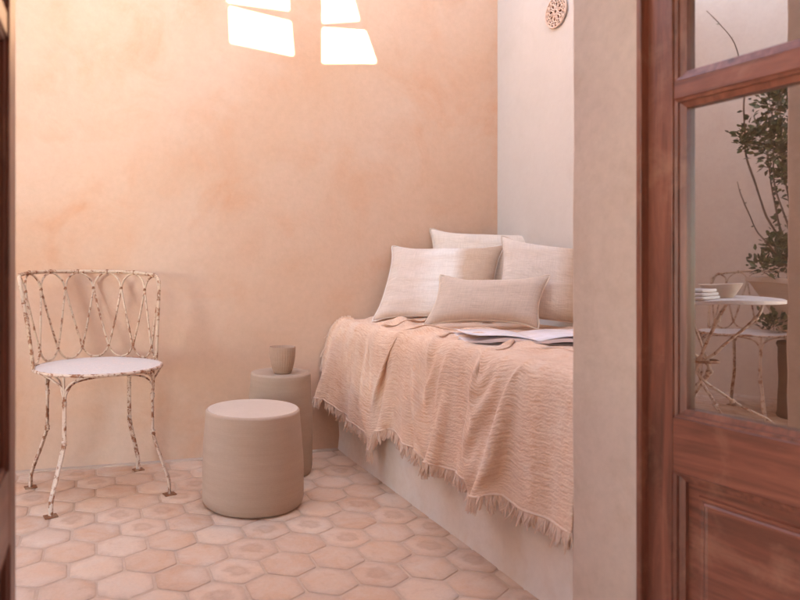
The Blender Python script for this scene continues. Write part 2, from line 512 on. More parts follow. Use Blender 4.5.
def build_floor():
    fl = MB(); fl.box((WALL_L - .3, WOUT - 0.05, -0.25), (WALL_R + .3, 0.3, -0.0022))
    o = fl.build('floor', M['grout'], smooth=False); tag(o, kind='structure')
    c0 = lattice(0, 0); e = (lattice(0, 1) - c0); rad = e.length / math.sqrt(3) - 0.0036
    a0 = math.atan2(e.y, e.x) + math.pi / 6
    vs, fs, uvs = [], [], []
    rnd = random.Random(3)
    for i in range(-40, 40):
        for j in range(-40, 40):
            c = lattice(i, j)
            if not (WALL_L - .1 < c.x < 0.1 and WOUT - 0.02 < c.y < 0.20): continue
            k = len(vs)
            dz = rnd.uniform(-0.0005, 0.0005); tx, ty = rnd.uniform(-.005, .005), rnd.uniform(-.005, .005)
            off = Vector((rnd.uniform(-.0012, .0012), rnd.uniform(-.0012, .0012), 0)); rot = rnd.uniform(-.012, .012)
            rings = [(1.0, -0.0040), (0.996, -0.0014), (0.965, -0.0002), (0.5, 0.0004)]
            M6 = 6
            corner_j = [rnd.uniform(0.985, 1.01) for _ in range(6)]
            pts = []
            for q6 in range(6):       # each corner rounded with 3 points
                w = a0 + rot + q6 * math.pi / 3
                p = Vector((math.cos(w), math.sin(w), 0)) * rad * corner_j[q6]
                pr = Vector((math.cos(w - math.pi / 3), math.sin(w - math.pi / 3), 0)) * rad * corner_j[q6 - 1]
                nx = Vector((math.cos(w + math.pi / 3), math.sin(w + math.pi / 3), 0)) * rad * corner_j[(q6 + 1) % 6]
                t1 = p.lerp(pr, 0.09); t2 = p.lerp(nx, 0.09)
                pts += [t1, (p * 2 + t1 + t2) / 4, t2]
                m1 = p.lerp(nx, 0.5) * rnd.uniform(0.992, 1.004)
                pts.append(m1)
            n = len(pts)
            for (s, z) in rings:
                for p in pts:
                    qv = p * s
                    vs.append((c.x + off.x + qv.x, c.y + off.y + qv.y, z + dz + qv.x * tx + qv.y * ty))
                    uvs.append((qv.x / rad, qv.y / rad))
            vs.append((c.x + off.x, c.y + off.y, dz + 0.0008)); uvs.append((0, 0))
            for r_ in range(len(rings) - 1):
                for t in range(n):
                    t2 = (t + 1) % n
                    fs.append((k + r_ * n + t, k + r_ * n + t2, k + (r_ + 1) * n + t2, k + (r_ + 1) * n + t))
            last = k + (len(rings) - 1) * n; cc = k + len(rings) * n
            for t in range(n): fs.append((last + t, last + (t + 1) % n, cc))
    mb = MB(); mb.v = vs; mb.f = fs
    t = mb.build('floor_tiles', M['tile'], angle=60)
    ul = t.data.uv_layers.new(name='tile')
    for lp in t.data.loops: ul.data[lp.index].uv = uvs[lp.vertex_index]
    tag(t, kind='structure')
    b = MB(); b.box((WALL_L, -0.028, -0.01), (0.0, 0.02, 0.0045))
    b.v = [(x, y - .03 * x, z) for x, y, z in b.v]
    tag(b.build('floor_border', M['floor_edge'], bevel=0.002), kind='structure')
    g = MB(); g.box((-30, -30, -0.6), (30, 30, -0.3))
    tag(g.build('ground', M['floor_edge'], smooth=False), kind='structure')


build_floor()


# ------------------------------------------------------------------ walls
def wavy_wall(name, m, origin, ux, length, height, nrm, thick, step=0.05, amp=0.004, edge_round=0.0, z0=-0.05):
    """a wall slab whose seen face undulates like hand-laid plaster"""
    ux, nrm = Vector(ux), Vector(nrm); origin = Vector(origin)
    nx = max(2, int(length / step)); nz = max(2, int(height / step))
    mb = MB()
    for k in range(nz + 1):
        for i in range(nx + 1):
            p = origin + ux * (length * i / nx) + Vector((0, 0, z0 + (height - z0) * k / nz))
            d = noise.noise(p * 1.3) * amp + noise.noise(p * 4.1 + Vector((5, 1, 2))) * amp * 0.45
            mb.v.append(tuple(p + nrm * d))
    for k in range(nz):
        for i in range(nx):
            a = k * (nx + 1) + i
            mb.f.append((a, a + 1, a + nx + 2, a + nx + 1))
    base = len(mb.v)
    c = []
    for (i, k) in ((0, 0), (nx, 0), (nx, nz), (0, nz)):
        p = origin + ux * (length * i / nx) + Vector((0, 0, z0 + (height - z0) * k / nz)) - nrm * thick
        mb.v.append(tuple(p)); c.append(len(mb.v) - 1)
    mb.f.append(tuple(c[::-1]))
    bot = [i for i in range(nx + 1)]; top = [nz * (nx + 1) + i for i in range(nx + 1)]
    lef = [k * (nx + 1) for k in range(nz + 1)]; rig = [k * (nx + 1) + nx for k in range(nz + 1)]
    mb.f.append(tuple(bot[::-1] + [c[0], c[1]])); mb.f.append(tuple(top + [c[2], c[3]]))
    mb.f.append(tuple(lef + [c[3], c[0]])); mb.f.append(tuple(rig[::-1] + [c[1], c[2]]))
    o = mb.build(name, m, angle=50)
    bm = bmesh.new(); bm.from_mesh(o.data); bmesh.ops.recalc_face_normals(bm, faces=bm.faces); bm.to_mesh(o.data); bm.free()
    return o


w = wavy_wall('back_wall', M['peach'], (WALL_L - .2, .03 * (.2 - WALL_L), 0), (math.cos(.03), -math.sin(.03), 0), WALL_R + .2 - WALL_L + 0.02, TOP, (0, -1, 0), 0.25)
tag(w, 'peach lime plastered wall at the back of the courtyard with mottled orange wash', 'wall')
w = wavy_wall('side_wall', M['white_plaster'], (WALL_R, WOUT - .3, 0), (0, 1, 0), -WOUT + .3 + 0.02, TOP + .5, (-1, 0, 0), 0.25)
tag(w, 'smooth white plastered wall rising behind the cushioned bench', 'wall')
w = wavy_wall('left_wall', M['left_plaster'], (WALL_L, WOUT - .3, 0), (0, 1, 0), -WOUT + .3 + 0.02, TOP + 1.1, (1, 0, 0), 0.25)
tag(w, 'pale plastered wall behind the potted shrub mirrored in the door glass', 'wall')


# sun direction (towards the sun)
SUN_AZ, SUN_EL = R(-10), R(24)     # azimuth: behind the eye, turned to the left
TO_SUN = Vector((-math.sin(SUN_AZ) * math.cos(SUN_EL), -math.cos(SUN_AZ) * math.cos(SUN_EL), math.sin(SUN_EL)))
DOOR_TOP = 2.12
PAR_TOP = 4.3  # unseen wall top raised to block sun and low sky
SCREEN_Y = (WOUT + RH.y) / 2


def to_screen(px, py):
    p = on_back(px, py)
    k = (SCREEN_Y - p.y) / TO_SUN.y
    return p + TO_SUN * k


patches = [
    [(224.5, -14), (287.5, -8), (288.5, 13.7), (228, 5.5)],
    [(229.5, 11), (290, 26), (293, 59), (231, 46)],
    [(323, -12), (348.5, -14), (359, 23.5), (323, 26)],
    [(323, 32), (365, 35), (376, 66), (323, 66)],
]
patches = [[(x, y - 3.5) for x, y in poly] for poly in patches]
holes = [[to_screen(*p) for p in poly] for poly in patches]
allp = [p for h in holes for p in h]
SX0, SX1 = min(p.x for p in allp) - .08, max(p.x for p in allp) + .08
SZ0, SZ1 = min(p.z for p in allp) - .08, max(p.z for p in allp) + .08


def door_wall():
    mb = MB()
    y0, y1 = RH.y, WOUT
    mb.box((WALL_L - .25, y0, -.05), (-2.95, y1, DOOR_TOP))      # second wide opening added further left to let daylight in
    mb.box((-1.95, y0, -.05), (OPEN_L, y1, DOOR_TOP))
    mb.box((OPEN_R, y0, -.05), (WALL_R + .25, y1, DOOR_TOP))
    mb.box((WALL_L - .25, y0, DOOR_TOP), (WALL_R + .25, y1, SZ0))
    mb.box((WALL_L - .25, y0, SZ0), (SX0, y1, SZ1))
    mb.box((SX1, y0, SZ0), (WALL_R + .25, y1, SZ1))
    mb.box((WALL_L - .25, y0, SZ1), (WALL_R + .25, y1, PAR_TOP))
    mb.box((OPEN_L - .28, y1 + .0005, -.05), (OPEN_L - .003, y1 + .052, DOOR_TOP + .1))       # shallow plaster pilaster
    o = mb.build('doorway_wall', M['jamb'], smooth=False)
    bm = bmesh.new(); bm.from_mesh(o.data)
    bmesh.ops.remove_doubles(bm, verts=bm.verts, dist=1e-5)
    # drop the inner faces shared by neighbouring blocks
    seen = {}
    for f in bm.faces: seen.setdefault(tuple(sorted(v.index for v in f.verts)), []).append(f)
    bmesh.ops.delete(bm, geom=[f for l in seen.values() if len(l) > 1 for f in l], context='FACES_ONLY')
    bmesh.ops.subdivide_edges(bm, edges=[e for e in bm.edges if abs(e.verts[0].co.z - e.verts[1].co.z) > 1 and abs(e.verts[0].co.x - e.verts[1].co.x) < 1e-4 and (abs(e.verts[0].co.x - OPEN_R) < 1e-3 or abs(e.verts[0].co.x - OPEN_L) < 1e-3)], cuts=28)
    for v in bm.verts:
        if 0.05 < v.co.z < DOOR_TOP - .05 and abs(v.co.y - y1) < 1e-4 and (abs(v.co.x - OPEN_R) < 1e-3 or abs(v.co.x - OPEN_L) < 1e-3):
            v.co.x += noise.noise(v.co * 5) * 0.003
            v.co.y += noise.noise(v.co * 6 + Vector((3, 3, 3))) * 0.002
    bm.to_mesh(o.data); bm.free()
    b = o.modifiers.new('b', 'BEVEL'); b.width = 0.006; b.segments = 2; b.limit_method = 'ANGLE'; b.angle_limit = R(50)
    tag(o, 'rough beige plastered wall around the open doorway', 'wall')
    # added unseen panel, its holes shaped to throw the bright patches
    fr = empty('sun_patch_screen', ((SX0 + SX1) / 2, SCREEN_Y, SZ0))
    tag(fr, 'added unseen screen with four holes that shape the sun patches', 'light screen')
    s = MB(); t = 0.004
    outer = [Vector((SX0, SCREEN_Y, SZ0)), Vector((SX1, SCREEN_Y, SZ0)), Vector((SX1, SCREEN_Y, SZ1)), Vector((SX0, SCREEN_Y, SZ1))]
    loops = [outer] + holes
    flat = [p for l in loops for p in l]
    tri = tessellate_polygon([[Vector((p.x, p.z, 0)) for p in l] for l in loops])
    n = len(flat)
    s.v = [(p.x, p.y - t, p.z) for p in flat] + [(p.x, p.y + t, p.z) for p in flat]
    s.f = [tuple(x) for x in tri] + [tuple(i + n for i in x[::-1]) for x in tri]
    k = 0
    for l in loops:
        m = len(l)
        for i in range(m):
            a, b_ = k + i, k + (i + 1) % m
            s.f.append((a, b_, b_ + n, a + n))
        k += m
    so = s.build('screen_panel', M['wood_dark'], fr, smooth=False)
    so.matrix_parent_inverse = Matrix.Translation(fr.location).inverted()


door_wall()


def interior():
    """the room the photograph is taken from: roofed, its unseen left side opened to add daylight"""
    mb = MB()
    x0, x1, y0, y1, z1 = -3.4, 1.65, EYE.y - 2.6, RH.y, 2.24
    t = 0.2
    mb.box((x0 - t, y0 - t, -0.05), (x1 + t, y0, z1)); mb.box((x1, y0, -.05), (x1 + t, y1, z1))
    mb.box((x0 - t, y0, -.05), (x0, y1 - 2.4, z1)); mb.box((x0 - t, y1 - .2, -.05), (x0, y1, z1))
    tag(mb.build('interior_walls', M['inner'], smooth=False), kind='structure')
    c = MB(); c.box((x0 - t, y0 - t, z1), (x1 + t, y1 - .0, z1 + .08)); tag(c.build('ceiling', M['inner'], smooth=False), kind='structure')
    r = MB(); r.box((x0 - t - .05, y0 - t - .05, z1 + .08), (x1 + t + .05, y1 - .002, z1 + .12)); tag(r.build('dark_roof_cover', M['pedestal'], smooth=False), kind='structure')  # dark unseen roof cover added to cut sunlight bounced through the screen
    f = MB(); f.box((x0 - t, y0 - t, -.25), (x1 + t, WOUT - .05, -.004)); tag(f.build('interior_floor', M['pot'], smooth=False), kind='structure')


interior()


# ------------------------------------------------------------------ bench
BH = 0.562


def bench():
    mb = MB()
    y0, y1 = WOUT, 0.0
    ny = 60
    prof = [(0.0, -0.05), (0.004, 0.0), (0.010, 0.06), (0.004, 0.2), (-0.002, 0.35), (0.0, BH - .04), (0.006, BH - .018), (0.02, BH - .005), (0.04, BH), (0.3, BH), (0.6, BH), (WALL_R + .05, BH)]
    for i in range(ny + 1):
        y = y0 - 0.1 + (y1 + 0.1 - y0 + 0.05) * i / ny
        for (x, z) in prof:
            d = noise.noise(Vector((x, y * 2.2, z * 2.2))) * 0.012 if x < 0.05 else noise.noise(Vector((x * 3, y * 3, 7))) * .004
            mb.v.append((x + (d if x < .05 else 0), y, z + (0 if x < .05 else d)))
    n = len(prof)
    for i in range(ny):
        for k in range(n - 1):
            a = i * n + k
            mb.f.append((a, a + n, a + n + 1, a + 1))
    o = mb.build('masonry_bench', M['bench_plaster'], angle=60)
    tag(o, 'pinkish plastered built-in bench along the white wall under a fringed throw', 'bench')


bench()


# ------------------------------------------------------------------ cloth relaxer
def relax(x, edges, rest, iters, collide, g=0.0012, damp=0.97, tris=None, press=0.0, stiff=None, sub=4, seed=1):
    x = x.copy(); pv = x.copy(); n = len(x)
    e0, e1 = edges[:, 0], edges[:, 1]
    cnt = np.bincount(e0, minlength=n) + np.bincount(e1, minlength=n)
    cnt = np.maximum(cnt, 1)[:, None]
    k = np.ones(len(edges)) if stiff is None else stiff
    for it in range(iters):
        v = (x - pv) * damp
        pv = x.copy()
        x = x + v
        x[:, 2] -= g
        if press and tris is not None:
            a, b, c = x[tris[:, 0]], x[tris[:, 1]], x[tris[:, 2]]
            nr = np.cross(b - a, c - a) * press
            for ax in range(3):
                x[:, ax] += np.bincount(tris.ravel(), weights=np.repeat(nr[:, ax], 3), minlength=n)
        for _ in range(sub):
            d = x[e1] - x[e0]
            L = np.linalg.norm(d, axis=1) + 1e-9
            w = (0.5 * k * (L - rest) / L)[:, None] * d
            for ax in range(3):
                x[:, ax] += 1.25 * (np.bincount(e0, weights=w[:, ax], minlength=n) - np.bincount(e1, weights=w[:, ax], minlength=n)) / cnt[:, 0]
        if collide: x, pv = collide(x, pv)
    return x


def grid_edges(ni, nj, bend=True):
    idx = np.arange(ni * nj).reshape(ni, nj)
    E = [(idx[:-1], idx[1:]), (idx[:, :-1], idx[:, 1:]), (idx[:-1, :-1], idx[1:, 1:]), (idx[1:, :-1], idx[:-1, 1:])]
    K = [1.0, 1.0, 0.5, 0.5]
    if bend:
        E += [(idx[:-2], idx[2:]), (idx[:, :-2], idx[:, 2:])]; K += [0.12, 0.12]
        E += [(idx[:-4], idx[4:]), (idx[:, :-4], idx[:, 4:])]; K += [0.05, 0.05]
    ed = np.concatenate([np.stack([a.ravel(), b.ravel()], 1) for a, b in E])
    kk = np.concatenate([np.full(a.size, k) for (a, b), k in zip(E, K)])
    return ed, kk, idx


def throw():
    root = empty('throw_blanket', (0.0, WOUT / 2, BH))
    tag(root, 'peach crinkled gauze throw with a fringed hem draped over the bench', 'throw')
    L0, T0 = 1.92, 1.18
    ni, nj = 156, 90
    s = np.linspace(0, L0, ni); t = np.linspace(0, T0, nj)
    S_, T_ = np.meshgrid(s, t, indexing='ij')
    flat = np.stack([S_, T_, 0 * S_], 2).reshape(-1, 3)
    ed, kk, idx = grid_edges(ni, nj)
    rest = np.linalg.norm(flat[ed[:, 0]] - flat[ed[:, 1]], axis=1)
    y_far, y_near = -0.012, WOUT - 0.02 + 0.03
    span = y_far - y_near
    frac = s / L0
    y = y_far - span * (frac + 0.012 * np.sin(frac * 23) + 0.006 * np.sin(frac * 51 + 1))
    hang = 0.535 - 0.095 * np.clip(frac / 0.42, 0, 1) ** .8 + 0.035 * frac + 0.012 * np.sin(frac * 17)
    rs = np.random.RandomState(4)
    ph = rs.uniform(0, 6.28, 8)
    nz = sum(np.sin(frac * f_ + p) * a for f_, p, a in zip((31, 47, 73, 101, 19), ph, (1, .8, .5, .3, 1))) / 2.0
    X = np.zeros((ni, nj, 3))
    edge_t = (T0 - hang)[:, None]
    d = T_ - edge_t                      # < 0 on top, > 0 hanging
    top = d < 0
    X[..., 0] = np.where(top, -d, -0.012)
    X[..., 2] = np.where(top, BH + 0.012, BH - d)
    X[..., 1] = y[:, None]
    down = np.clip(d / 0.4, 0, 1.2)
    X[..., 0] -= np.where(top, 0, down * (0.035 + 0.03 * nz[:, None]))
    X[..., 2] += np.where(top, 0.012 + 0.010 * np.sin(T_ * 21 + frac[:, None] * 9) + .012 * nz[:, None] * 1.0, 0)
    X = X.reshape(-1, 3)

    def ridge(Y, Z):
        """how far the cloth stands off the bench front (bunched folds)"""
        u = np.clip((BH - Z) / 0.42, 0, 1.1)
        b = -Y
        f = 0.012 + 0.018 * u
        f += 0.085 * u * np.exp(-((b - 0.02) / 0.13) ** 2)
        f += 0.060 * u * np.exp(-((b - (1.14 + 0.16 * u)) / 0.045) ** 2)
        f += 0.026 * u ** .7 * np.exp(-((b - (0.74 + 0.03 * u)) / 0.045) ** 2)
        f += 0.030 * u ** .7 * np.exp(-((b - 0.50) / 0.05) ** 2)
        f += 0.022 * u * np.exp(-((b - 0.30) / 0.04) ** 2)
        f += 0.028 * u * np.exp(-((b - 0.97) / 0.05) ** 2)
        f += 0.050 * u * np.exp(-((b - 1.56) / 0.11) ** 2)
        return f

    def collide(x, pv):
        X_, Y_, Z_ = x[:, 0], x[:, 1], x[:, 2]
        # lumps under the cloth on top of the bench
        b = -Y_
        lump = 0.008 + 0.018 * np.exp(-((b - .62 - .6 * X_) / .035) ** 2) * np.exp(-((X_ - .12) / .16) ** 2) \
            + 0.014 * np.exp(-((b - 1.0 + .5 * X_) / .05) ** 2) * np.exp(-((X_ - .1) / .12) ** 2) \
            + 0.022 * np.exp(-((b - .30 + .2 * X_) / .04) ** 2) * np.exp(-((X_ - .16) / .12) ** 2) \
            + 0.016 * np.exp(-((X_ - .14 - .05 * np.sin(b * 7)) / .03) ** 2)
        rr = 0.035
        ztop = BH + lump
        # rounded edge
        inz = ztop - Z_
        fx = -ridge(Y_, Z_)
        on_top = (X_ > rr) & (inz > 0) & (inz < 0.2)
        x[on_top, 2] = ztop[on_top]
        corner = (X_ <= rr) & (X_ > fx) & (Z_ > BH - rr)
        cx_, cz_ = rr, ztop - rr
        dx, dz = X_ - cx_, Z_ - cz_
        rad = np.sqrt(dx * dx + dz * dz) + 1e-9
        need = rr + 0.008
        m = corner & (rad < need)
        x[m, 0] = cx_ + dx[m] / rad[m] * need; x[m, 2] = cz_[m] + dz[m] / rad[m] * need
        fr = (Z_ <= BH - rr) & (X_ > fx)
        x[fr, 0] = fx[fr]
        c = on_top | m
        pv[c] = pv[c] * 0.2 + x[c] * 0.8            # friction on top
        pv[fr, 1] = pv[fr, 1] * 0.5 + x[fr, 1] * 0.5
        pv[fr, 0] = x[fr, 0]
        far = x[:, 1] > -0.010; x[far, 1] = -0.010; pv[far, 1] = -0.010
        nr = x[:, 1] < WOUT + 0.003; x[nr, 1] = WOUT + 0.003; pv[nr, 1] = WOUT + 0.003
        return x, pv

    pin = X[idx[:, 0]].copy(); pin[:, 2] = BH + 0.010
    col0 = collide

    def collide(x, pv):
        x[idx[:, 0]] = pin; pv[idx[:, 0]] = pin
        x0_ = x.copy(); g3 = x.reshape(ni, nj, 3); dt_ = T0 / (nj - 1)
        for j in range(1, nj):          # the weave does not stretch down its length
            d_ = g3[:, j] - g3[:, j - 1]
            L_ = np.linalg.norm(d_, axis=1)[:, None] + 1e-9
            g3[:, j] = np.where(L_ > dt_ * 1.01, g3[:, j - 1] + d_ * (dt_ * 1.01 / L_), g3[:, j])
        g3[-1, :, 1] = WOUT + 0.004; g3[0, :, 1] = np.minimum(g3[0, :, 1], -0.012)
        x = g3.reshape(-1, 3); pv = pv + (x - x0_)
        return col0(x, pv)
    X = relax(X, ed, rest, 300, collide, g=0.00022, damp=0.93, stiff=kk, sub=7)
    G = X.reshape(ni, nj, 3)
    # light smoothing, so no grid noise is left
    for _ in range(3):
        Gp = G.copy()
        G[1:-1, 1:-1] = 0.5 * Gp[1:-1, 1:-1] + 0.125 * (Gp[2:, 1:-1] + Gp[:-2, 1:-1] + Gp[1:-1, 2:] + Gp[1:-1, :-2])
    # the near end runs on flat against the doorway wall
    k0 = ni - 16
    for i in range(k0 + 1, ni):
        u = (i - k0) / (ni - 1 - k0)
        G[i, :, 1] = G[k0, :, 1] * (1 - u) + (WOUT + 0.002) * u
        G[i, :, 0] = G[k0, :, 0] + 0.010 * math.sin(u * 5.0) * np.clip((BH - G[k0, :, 2]) / .3, 0, 1) + (0.02 * u * (G[k0, :, 2] > BH))
        G[i, :, 2] = G[k0, :, 2] + 0.012 * u * np.clip((BH - G[k0, :, 2]) / .3, 0, 1)
    X = G.reshape(-1, 3)
    mb = MB(); mb.v = [tuple(p) for p in X]
    mb.f = [(int(idx[i, j]), int(idx[i, j + 1]), int(idx[i + 1, j + 1]), int(idx[i + 1, j])) for i in range(ni - 1) for j in range(nj - 1)]
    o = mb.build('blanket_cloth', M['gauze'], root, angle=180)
    o.matrix_parent_inverse = Matrix.Translation(root.location).inverted()
    ul = o.data.uv_layers.new(name='cloth')
    for lp in o.data.loops:
        i, j = divmod(lp.vertex_index, nj); ul.data[lp.index].uv = (s[i], t[j])
    sd = o.modifiers.new('s', 'SUBSURF'); sd.levels = sd.render_levels = 1
    so = o.modifiers.new('t', 'SOLIDIFY'); so.thickness = 0.0028; so.offset = 0
    # fringe
    fr = MB(); rnd = random.Random(11)

    def tassel(p, out, ln, tang):
        k = rnd.choice((2, 3, 3))
        dirv = (Vector((0, 0, -1)) + out * rnd.uniform(-.1, .35) + tang * rnd.uniform(-.35, .35)).normalized()
        for q_ in range(k):
            a = p + tang * rnd.uniform(-.003, .003)
            d2 = (dirv + tang * rnd.uniform(-.3, .3) + out * rnd.uniform(-.2, .2)).normalized()
            l2 = ln * rnd.uniform(.7, 1.1)
            m_ = a + d2 * l2 * .5 + tang * rnd.uniform(-.004, .004)
            e_ = a + d2 * l2 + tang * rnd.uniform(-.006, .006) + Vector((0, 0, -.002))
            fr.tube([a - dirv * .004, m_, e_], [0.0024, 0.0021, 0.0012], 5)
    hem = [Vector(G[i, nj - 1]) for i in range(ni)]
    for i in range(ni - 1):
        for f_ in ((0.0, 0.5) if i % 2 else (0.25, 0.75)):
            p = hem[i].lerp(hem[i + 1], f_); tg = (hem[i + 1] - hem[i]).normalized()
            tassel(p, Vector((-1, 0, 0)), rnd.uniform(.026, .044), tg)
    side = [Vector(G[0, j]) for j in range(int(nj * .62), nj)]
    for i in range(len(side) - 1):
        tassel(side[i], Vector((-1, 0, 0)), rnd.uniform(.02, .035), Vector((-.5, .2, .2)).normalized())
    fo = fr.build('fringe', M['yarn'], root)
    fo.matrix_parent_inverse = Matrix.Translation(root.location).inverted()
    # thicker woven hem line
    hb = MB(); hb.tube([p + Vector((-.0005, 0, .004)) for p in hem[::2]], 0.0032, 6)
    ho = hb.build('hem', M['yarn'], root); ho.matrix_parent_inverse = Matrix.Translation(root.location).inverted()
    return G


THROW = throw()


def pillow(name, w, h, press, mat, label, c_bottom, c_top_dir, normal, seed, plump=1.0, shear=0.0, piping=None, roll=0.0, group=None):
    """c_bottom: world point of the middle of the bottom edge; c_top_dir: unit vector up the pillow; normal: out of its face"""
    step = 0.0115
    ni, nj = int(w / step) + 1, int(h / step) + 1
    xs = np.linspace(-w / 2, w / 2, ni); ys = np.linspace(0, h, nj)
    A, B = np.meshgrid(xs, ys, indexing='ij')
    rs = np.random.RandomState(seed)
    bump = np.minimum(np.minimum(A + w / 2, w / 2 - A), np.minimum(B, h - B))
    bump = 0.02 * np.clip(bump / 0.05, 0, 1)
    nzz = rs.normal(0, 0.0012, A.shape)
    front = np.stack([A, B, bump + nzz * (bump > 0)], 2); back = np.stack([A, B, -bump + nzz * (bump > 0)], 2)
    idf = np.arange(ni * nj).reshape(ni, nj)
    idb = idf.copy(); inner = np.zeros((ni, nj), bool); inner[1:-1, 1:-1] = True
    idb[inner] = ni * nj + np.arange(inner.sum())
    X = np.concatenate([front.reshape(-1, 3), back[inner].reshape(-1, 3)])
    ed0, kk0, _ = grid_edges(ni, nj, True)
    mp = idb.ravel()
    ed = np.concatenate([ed0, mp[ed0]]); kk = np.concatenate([kk0, kk0]) * 1.0
    flat = np.stack([A, B, 0 * A], 2).reshape(-1, 3)
    rest = np.linalg.norm(flat[ed0[:, 0]] - flat[ed0[:, 1]], axis=1); rest = np.concatenate([rest, rest])
    def quads(ix): return [(int(ix[i, j]), int(ix[i + 1, j]), int(ix[i + 1, j + 1]), int(ix[i, j + 1])) for i in range(ni - 1) for j in range(nj - 1)]
    qf = quads(idf); qb = [q_[::-1] for q_ in quads(idb)]
    tris = np.array([t_ for q_ in qf + qb for t_ in ((q_[0], q_[1], q_[2]), (q_[0], q_[2], q_[3]))])

    def col(x, pv):
        return x, pv
    X = relax(X, ed, rest, 170, None, g=0.0, damp=0.85, tris=tris, press=press, stiff=kk, sub=5)
    X[:, 2] *= plump * 0.62
    for k_ in range(len(X)):
        a_, b_ = X[k_, 0], X[k_, 1]
        e_ = min(a_ + w / 2, w / 2 - a_, b_, h - b_)
        m_ = max(0.0, min(1.0, e_ / 0.03)) * (0.35 + 0.65 * max(0.0, 1 - e_ / 0.16))
        sgn = 1 if X[k_, 2] >= 0 else -1
        r1 = 1 - 2 * abs(noise.noise(Vector((a_ * 5 + seed * 9, b_ * 19, seed * 3.3))))
        r2 = 1 - 2 * abs(noise.noise(Vector((a_ * 16 + seed * 4, b_ * 6, seed * 7.1))))
        X[k_, 2] += sgn * m_ * (0.0055 * r1 + 0.0035 * r2) + 0.004 * noise.noise(Vector((a_ * 7, b_ * 7, seed))) * m_
    X[:, 0] += shear * X[:, 1]
    # sag: belly sits low, corners stay out
    cen = np.array([0, h / 2, 0])
    yy = X[:, 1]
    X[:, 2] *= 1.0 + 0.18 * np.clip((h / 2 - yy) / h, -1, 1)
    mb = MB(); mb.v = [tuple(p) for p in X]; mb.f = qf + qb
    up = Vector(c_top_dir).normalized(); nr = Vector(normal); nr = (nr - up * nr.dot(up)).normalized(); rt = up.cross(nr)
    if roll:
        q_ = Matrix.Rotation(roll, 3, nr); up = q_ @ up; rt = q_ @ rt
    mat4 = Matrix((
        (rt.x, up.x, nr.x, c_bottom[0]), (rt.y, up.y, nr.y, c_bottom[1]), (rt.z, up.z, nr.z, c_bottom[2]), (0, 0, 0, 1)))
    root = empty(name)
    root.matrix_world = mat4
    tag(root, label, 'pillow', group)
    o = mb.build('pillow_cover', mat, root, angle=180)
    ul = o.data.uv_layers.new(name='cloth')
    fa, fb = A.ravel(), B.ravel(); ba, bb = A[inner], B[inner]
    UA = np.concatenate([fa, ba]); UB = np.concatenate([fb, bb])
    for lp in o.data.loops: ul.data[lp.index].uv = (UA[lp.vertex_index], UB[lp.vertex_index])
    m_ = o.modifiers.new('s', 'SUBSURF'); m_.levels = m_.render_levels = 1
    # seam along the rim
    rim = [idf[i, 0] for i in range(ni)] + [idf[-1, j] for j in range(1, nj)] + [idf[i, -1] for i in range(ni - 2, -1, -1)] + [idf[0, j] for j in range(nj - 2, 0, -1)]
    sb = MB(); pts = [Vector(X[k]) for k in rim]; pts.append(pts[0])
    sb.tube(pts, 0.0022 if piping is None else 0.0032, 6, caps=False)
    sb.build('seam_piping', piping or mat, root)
    return root


def build_pillows():
    z = BH + 0.020
    G = 'pillows piled in the corner of the bench'
    # big banded cushion leaning on the back wall
    a = at(374, 322, 2.74); b = at(478, 322, 2.83)
    a.z = b.z = z; c = (a + b) / 2
    pillow('pillow', 0.50, 0.385, 0.06, M['linen_band'], 'large square cushion with a broad white band down its middle',
           (c.x + .02, c.y, z - .005), (0.05, 0.52, 0.84), (-0.36, -0.86, 0.5), 1, 0.95, shear=0.25, roll=-0.15, group=G)
    # behind it, upright across the corner
    c = at(488, 322, 2.92); c.z = z
    pillow('pillow', 0.53, 0.41, 0.06, M['linen_pale'], 'pale plain cushion standing at the very back, across the wall corner',
           (c.x, c.y, z - .005), (0.12, 0.16, 0.98), (-0.42, -0.90, 0.1), 2, 0.8, group=G)
    # right big one
    a = at(510, 322, 2.66); b = at(606, 322, 2.42)
    a.z = b.z = z; c = (a + b) / 2
    pillow('pillow', 0.48, 0.35, 0.06, M['linen_patch'], 'large pale cushion with a tan patch, leaning on the white wall beside the doorway edge',
           (c.x, c.y, z - .005), (0.26, 0.20, 0.93), (-0.45, -0.85, 0.3), 3, 0.95, group=G)
    # small oblong in front
    a = at(425, 322, 2.50); b = at(536, 325, 2.42)
    a.z = b.z = z; c = (a + b) / 2
    d = (b - a); d.z = 0; d.normalize(); nr = Vector((d.y, -d.x, 0))
    if nr.y > 0: nr = -nr
    upv = Vector((-nr.x * .55, -nr.y * .55, .84))
    pillow('pillow', 0.42, 0.24, 0.085, M['linen_dark'], 'small oblong oat linen pillow in front of the bigger cushions',
           (c.x, c.y, z - .003), upv, (nr.x * .84, nr.y * .84, .55), 4, 0.85, shear=0.28, piping=M['piping'], group=G)


build_pillows()


